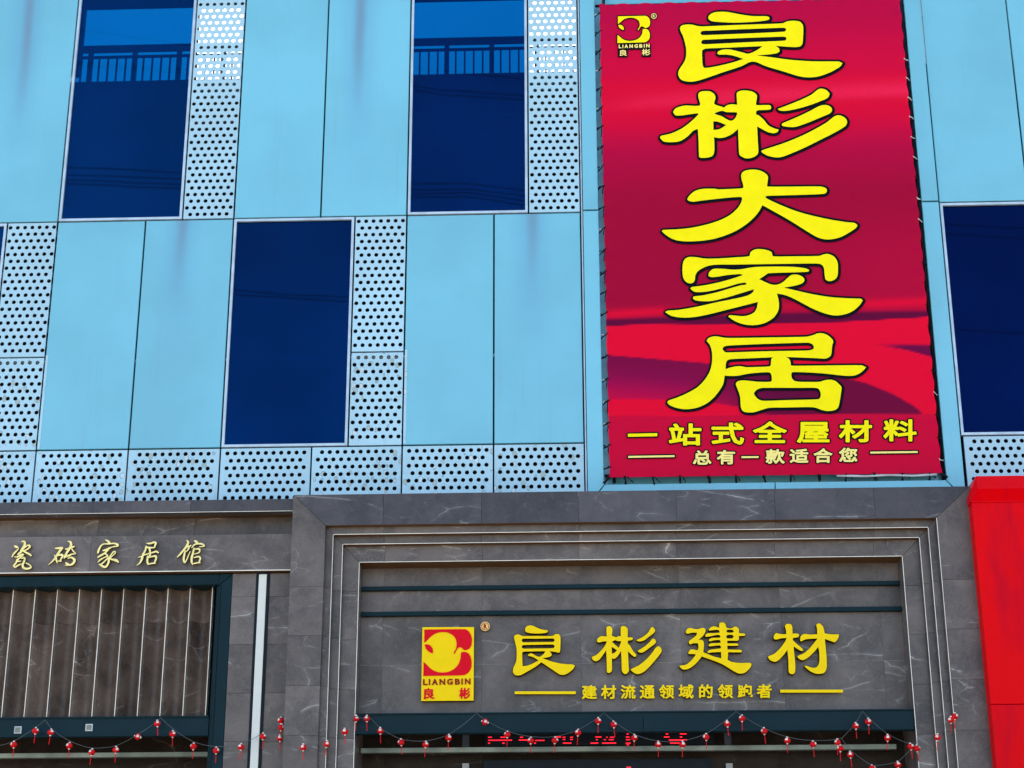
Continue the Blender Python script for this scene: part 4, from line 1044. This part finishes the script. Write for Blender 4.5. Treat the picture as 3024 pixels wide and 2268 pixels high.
# ================================================================== RED NEIGHBOUR
rd = empty('red_shopfront_cladding', (5.5, -.7, 0), 'bright red metal shopfront cladding with a folded cap at the right edge', 'cladding')
yr = -.72
xr0 = X(2905, 1855, yr); z1 = Z(2950, 1482, yr); z2 = Z(2950, 1447, yr-.05); z3 = Z(2980, 1410, yr+.08)
XE = 7.2
zsp = Z(2950, 2080, yr)
box('red_sheet', xr0, XE, yr, .5, zsp+.003, z1, M['red_panel'], rd, .003)
box('red_sheet', xr0, XE, yr, .5, 0, zsp-.003, M['red_panel'], rd, .003)
ct = .07
vs = [(xr0-.01, yr-.01, z1), (XE, yr-.01, z1), (xr0+.05, yr-.10, z2), (XE, yr-.10, z2), (xr0+.07, yr+.02, z3), (XE, yr+.02, z3),
      (xr0-.01, .5, z1), (xr0+.0, .5, z2), (xr0+.07, .5, z3), (xr0-.012, yr-.01, z2-.03), (XE, .5, z3), (XE, .5, z1)]
fs = [(0, 1, 3, 2), (2, 3, 5, 4), (0, 2, 9), (9, 2, 4), (0, 9, 4, 8, 6), (4, 5, 10, 8), (1, 11, 10, 5, 3), (0, 6, 11, 1)]
mesh_obj('cap_flashing', vs, fs, M['red_panel'], rd)
box('cap_seam', xr0-.008, XE, yr-.016, yr-.011, z1-.005, z1+.006, M['red_panel'], rd, .001)

# ================================================================== LANTERNS
def cA(x, y): return x/2.765, 2050+y/2.765
def cB(x, y): return 700+x/2.765, 2050+y/2.765
def cD(x, y): return 2200+x/2.684, 2050+y/2.684
def lantern_proto():
    vs, fs = [], []; n, k = 9, 16
    for i in range(n+1):
        th = math.pi*(.1+.8*i/n); r = math.sin(th)*.036; z = math.cos(th)*.033
        for j in range(k):
            a = 2*math.pi*j/k; q = r*(1+.05*(j % 2)); vs.append((q*math.cos(a), q*math.sin(a), z))
    for i in range(n):
        for j in range(k): fs.append((i*k+j, (i+1)*k+j, (i+1)*k+(j+1) % k, i*k+(j+1) % k))
    return vs, fs
LV, LFc = lantern_proto()
lm = bpy.data.meshes.new('lantern_body'); lm.from_pydata(LV, [], LFc); lm.materials.append(M['lantern']); lm.polygons.foreach_set('use_smooth', [True]*len(lm.polygons)); lm.update()
def cyl_mesh(name, r0, r1, z0, z1, mat, k=10):
    vs = [(r0*math.cos(2*math.pi*j/k), r0*math.sin(2*math.pi*j/k), z0) for j in range(k)]+[(r1*math.cos(2*math.pi*j/k), r1*math.sin(2*math.pi*j/k), z1) for j in range(k)]
    fs = [(j, (j+1) % k, k+(j+1) % k, k+j) for j in range(k)]+[tuple(range(k))[::-1], tuple(range(k, 2*k))]
    me = bpy.data.meshes.new(name); me.from_pydata(vs, [], fs); me.materials.append(mat); me.update(); return me
cap_t = cyl_mesh('top_cap', .013, .009, .029, .043, M['gilt']); cap_b = cyl_mesh('bottom_cap', .008, .012, -.042, -.029, M['gilt'])
tas = cyl_mesh('tassel', .0048, .0036, -.135, -.042, M['lantern'], 7)
# gilt patch: a piece of the body's surface lifted a little
pv, pf = [], []; 
for i in range(5):
    for j in range(5):
        th = math.pi*(.26+.26*i/4); a = -math.pi/2+.8*(j/4-.5)
        pv.append((math.sin(th)*.0388*math.cos(a), math.sin(th)*.0388*math.sin(a), math.cos(th)*.0355))
for i in range(4):
    for j in range(4): pf.append((i*5+j, (i+1)*5+j, (i+1)*5+j+1, i*5+j+1))
pm = bpy.data.meshes.new('gilt_patch'); pm.from_pydata(pv, [], pf); pm.materials.append(M['gilt']); pm.update()
ORD = ['first', 'second', 'third', 'fourth', 'fifth', 'sixth', 'seventh', 'eighth', 'ninth', 'tenth', 'eleventh', 'twelfth', 'thirteenth', 'fourteenth', 'fifteenth', 'sixteenth', 'seventeenth', 'eighteenth', 'nineteenth', 'twentieth', 'twenty-first', 'twenty-second', 'twenty-third', 'twenty-fourth']
proto = None
def make_lantern(px, py, y, label, fallen=False, patch=0.0, lean=0.0):
    global proto
    x, z = at(px, py, y)
    if proto is None:
        root = bpy.data.objects.new('lantern', None); root.empty_display_size = .05
        COL.objects.link(root)
        kids = []
        for nm, me in (('lantern_body', lm), ('top_cap', cap_t), ('bottom_cap', cap_b), ('tassel', tas), ('gilt_patch', pm)):
            c = bpy.data.objects.new(nm, me); c.parent = root; COL.objects.link(c); kids.append(c)
        proto = (root, kids)
    else:
        root = proto[0].copy(); COL.objects.link(root); kids = []
        for c0 in proto[1]:
            if fallen and c0.name.startswith('tassel'): continue
            c = c0.copy(); c.parent = root; COL.objects.link(c); kids.append(c)
    root.scale = (.9, .9, .9); root.location = (x, y, z); root['label'] = label; root['category'] = 'lantern'; root['group'] = 'small red lanterns strung across the shopfronts'
    root.rotation_euler = (random.uniform(-.12, .12), lean+random.uniform(-.12, .12), patch) if not fallen else (.5, 1.9, .4)
    return root
yB1, yB2, yPo = -.40, -.36, -.63
left = [(113, 412), (290, 300), (415, 312), (566, 422), (750, 475), (947, 455), (1125, 347, 1), (1285, 240), (1410, 325), (1580, 427), (1765, 460)]
for i, q in enumerate(left):
    make_lantern(*cA(q[0], q[1]), yB1, f'{ORD[i]} red lantern from the left on the string over the left shopfront' if len(q) < 3 else 'tipped red lantern without tassel on the left string near the beam edge', len(q) > 2, random.uniform(-1.1, 1.1))
pil = [(cB(32, 432), 'small red lantern on the stone strip left of the white light strip'), (cB(212, 345), 'small red lantern just right of the white light strip'),
       (cB(358, 215), 'uppermost of the small red lanterns bunched at the left edge of the stone portal'), (cB(362, 272), 'middle one of the small red lanterns bunched at the left edge of the stone portal'),
       (cB(350, 360), 'lowest of the small red lanterns bunched at the left edge of the stone portal')]
for p, lb_ in pil: make_lantern(*p, -.42, lb_, False, random.uniform(-1.1, 1.1))
por_l = [(cB(540, 435), 'small red lantern on the wide outer stone jamb at the left of the portal'), (cB(732, 408), 'small red lantern on the pale edge lines of the left portal jamb'),
         (cB(880, 307), 'small red lantern on the innermost stone step of the left portal jamb')]
for p, lb_ in por_l: make_lantern(*p, yPo, lb_, False, random.uniform(-1.1, 1.1))
mid = [cB(972, 200), cB(1060, 200), cB(1170, 300), cB(1340, 393), cB(1540, 412), cB(1728, 357), (*cB(2025, 227), 1), cC(272, 330), cC(463, 380), cC(660, 378), cC(848, 315), cC(1013, 220), cC(1140, 248), cC(1308, 357), cC(1503, 412), cC(1702, 412), cC(1895, 350), cC(2067, 242), cC(2188, 198), cD(152, 293), cD(335, 368), cD(540, 398)]
for i, q in enumerate(mid):
    make_lantern(q[0], q[1], yB2, f'{ORD[i]} small red lantern from the left on the string across the portal entrance' if len(q) < 3 else 'tipped red lantern without tassel hanging on the dark lintel beam', len(q) > 2, random.uniform(-1.1, 1.1))
rgt = [(cD(733, 382), 'upper lantern of the red pair touching beside the right end of the light bar'), (cD(755, 430), 'lower lantern of the red pair touching beside the right end of the light bar'),
       (cD(878, 252), 'small red lantern just left of the right-hand string peak on the dark beam'), (cD(978, 218), 'small red lantern just right of the right-hand string peak on the dark beam'),
       (cD(1130, 347), 'small red lantern below the beam near the right portal jamb'), (cD(1313, 415), 'left lantern of the red pair hanging at the right portal jamb'),
       (cD(1363, 430), 'right lantern of the red pair hanging at the right portal jamb'), (cD(835, 480), 'small red lantern on the lower string below the light bar'),
       (cD(1008, 588), 'red lantern cut by the bottom edge at the dip of the lower right string'), (cD(1212, 560), 'small red lantern at the right on the lower string near the bottom edge')]
for p, lb_ in rgt: make_lantern(*p, yB2, lb_, False, random.uniform(-1.1, 1.1))
pr_ = [(cD(1525, 342), 'small red lantern on the pale edge lines of the right portal jamb'), (cD(1632, 204), 'lower lantern of the red cluster high on the right portal jamb'), (cD(1663, 176), 'upper lantern of the red cluster high on the right portal jamb')]
for p, lb_ in pr_: make_lantern(*p, yPo, lb_, False, random.uniform(-1.1, 1.1))
def wire(name, pts, label):
    P = []
    for (px, py), y in pts:
        x, z = at(px, py, y); P.append(Vector((x, y, z)))
    out = []
    for a, b_ in zip(P[:-1], P[1:]):
        n_ = 6; sag = (b_-a).length*.035
        for i in range(n_):
            t_ = i/n_; q = a.lerp(b_, t_); q.z -= 4*sag*t_*(1-t_); out.append(q)
    out.append(P[-1])
    tag(tube(name, out, .0025, M['wire'], None, 5), label, 'wire', 'hanging wires of the lanterns')
wire('lantern_wire', [((-60, 2215), yB1), (cA(0, 418), yB1), (cA(120, 380), yB1), (cA(370, 210), yB1), (cA(430, 290), yB1), (cA(570, 382), yB1), (cA(750, 440), yB1), (cA(945, 422), yB1), (cA(1120, 330), yB1), (cA(1315, 192), yB1), (cA(1430, 295), yB1), (cA(1590, 392), yB1), (cA(1765, 428), yB1), (cA(1970, 405), -.42), (cB(212, 315), -.42), (cB(358, 190), -.42)],
     'thin wire strung over the dark beam of the left shopfront')
wire('lantern_wire', [(cB(350, 335), -.56), (cB(420, 405), yPo), (cB(540, 412), yPo), (cB(732, 385), yPo), (cB(880, 280), yPo), (cB(965, 178), yPo)], 'thin wire crossing the left jamb of the stone portal')
wire('lantern_wire', [(cB(965, 178), yPo), (cB(1095, 200), yB2), (cB(1170, 275), yB2), (cB(1340, 368), yB2), (cB(1540, 382), yB2), (cB(1728, 330), yB2), (cB(1955, 155), yB2), (cB(2030, 210), yB2), (cC(272, 300), yB2), (cC(463, 345), yB2), (cC(660, 345), yB2), (cC(848, 290), yB2), (cC(1062, 152), yB2), (cC(1140, 218), yB2), (cC(1308, 328), yB2), (cC(1503, 382), yB2), (cC(1702, 380), yB2), (cC(1895, 322), yB2), (cC(2140, 140), yB2), (cC(2190, 172), yB2), (cD(152, 268), yB2), (cD(335, 338), yB2), (cD(540, 366), yB2), (cD(765, 350), yB2), (cD(878, 225), yB2), (cD(930, 133), yB2), (cD(985, 190), yB2), (cD(1130, 315), yB2), (cD(1313, 395), yB2), (cD(1400, 355), -.50), (cD(1525, 318), yPo), (cD(1650, 165), yPo)],
     'long zigzag wire strung along the lintel beam of the portal')
wire('lantern_wire', [(cD(765, 350), yB2), (cD(805, 405), yB2), (cD(870, 470), yB2), (cD(1008, 566), yB2), (cD(1212, 535), yB2), (cD(1313, 435), yB2)], 'short wire hanging in a loop below the right end of the light bar')

# ================================================================== OVERHEAD CABLES (behind the camera, seen in the glass)
def mirror_cable(pts, dist, label):
    P = []
    for px, py in pts:
        d = FWD*FOC + RGT*(px-1512) - UPV*(py-1134); t_ = (.026-CAM[1])/d[1]; p = CAM+d*t_
        k = dist/abs(d[1]); q = p+np.array([d[0], -d[1], d[2]])*k; P.append(q)
    P = np.array(P); 
    a = (P[1]-P[0])/(P[1][0]-P[0][0]); b_ = (P[-1]-P[-2])/(P[-1][0]-P[-2][0])
    Q = [P[0]-a*8]+list(P)+[P[-1]+b_*10]
    tag(tube('overhead_cable', [Vector(q) for q in Q], .015, M['cable'], None, 6), label, 'cable', 'overhead cables across the street')
for k, (pts, dd) in enumerate((
    ([(190, 493), (300, 497), (530, 510), (1220, 543), (1380, 541), (1550, 562)], 24), ([(190, 515), (530, 528), (1220, 560), (1380, 558), (1550, 577)], 24),
    ([(190, 529), (530, 545), (1220, 572), (1380, 568), (1550, 592)], 24), ([(190, 541), (530, 557), (1220, 582), (1380, 580), (1550, 604)], 24),
    ([(690, 856), (830, 870), (1034, 878), (1220, 878)], 24), ([(690, 870), (860, 881), (1034, 892), (1220, 898)], 24),
    ([(300, 190), (1220, 254), (1300, 265), (1540, 282)], 24), ([(300, 200), (1220, 267), (1320, 280), (1540, 295)], 24),
    ([(240, 90), (560, 132), (1220, 200), (1540, 233)], 24), ([(2790, 662), (3020, 675)], 24), ([(2790, 690), (3020, 705)], 24), ([(2790, 972), (3020, 985)], 24))):
    mirror_cable(pts, dd, f'black overhead cable across the street, {ORD[k]} of the parallel lines')
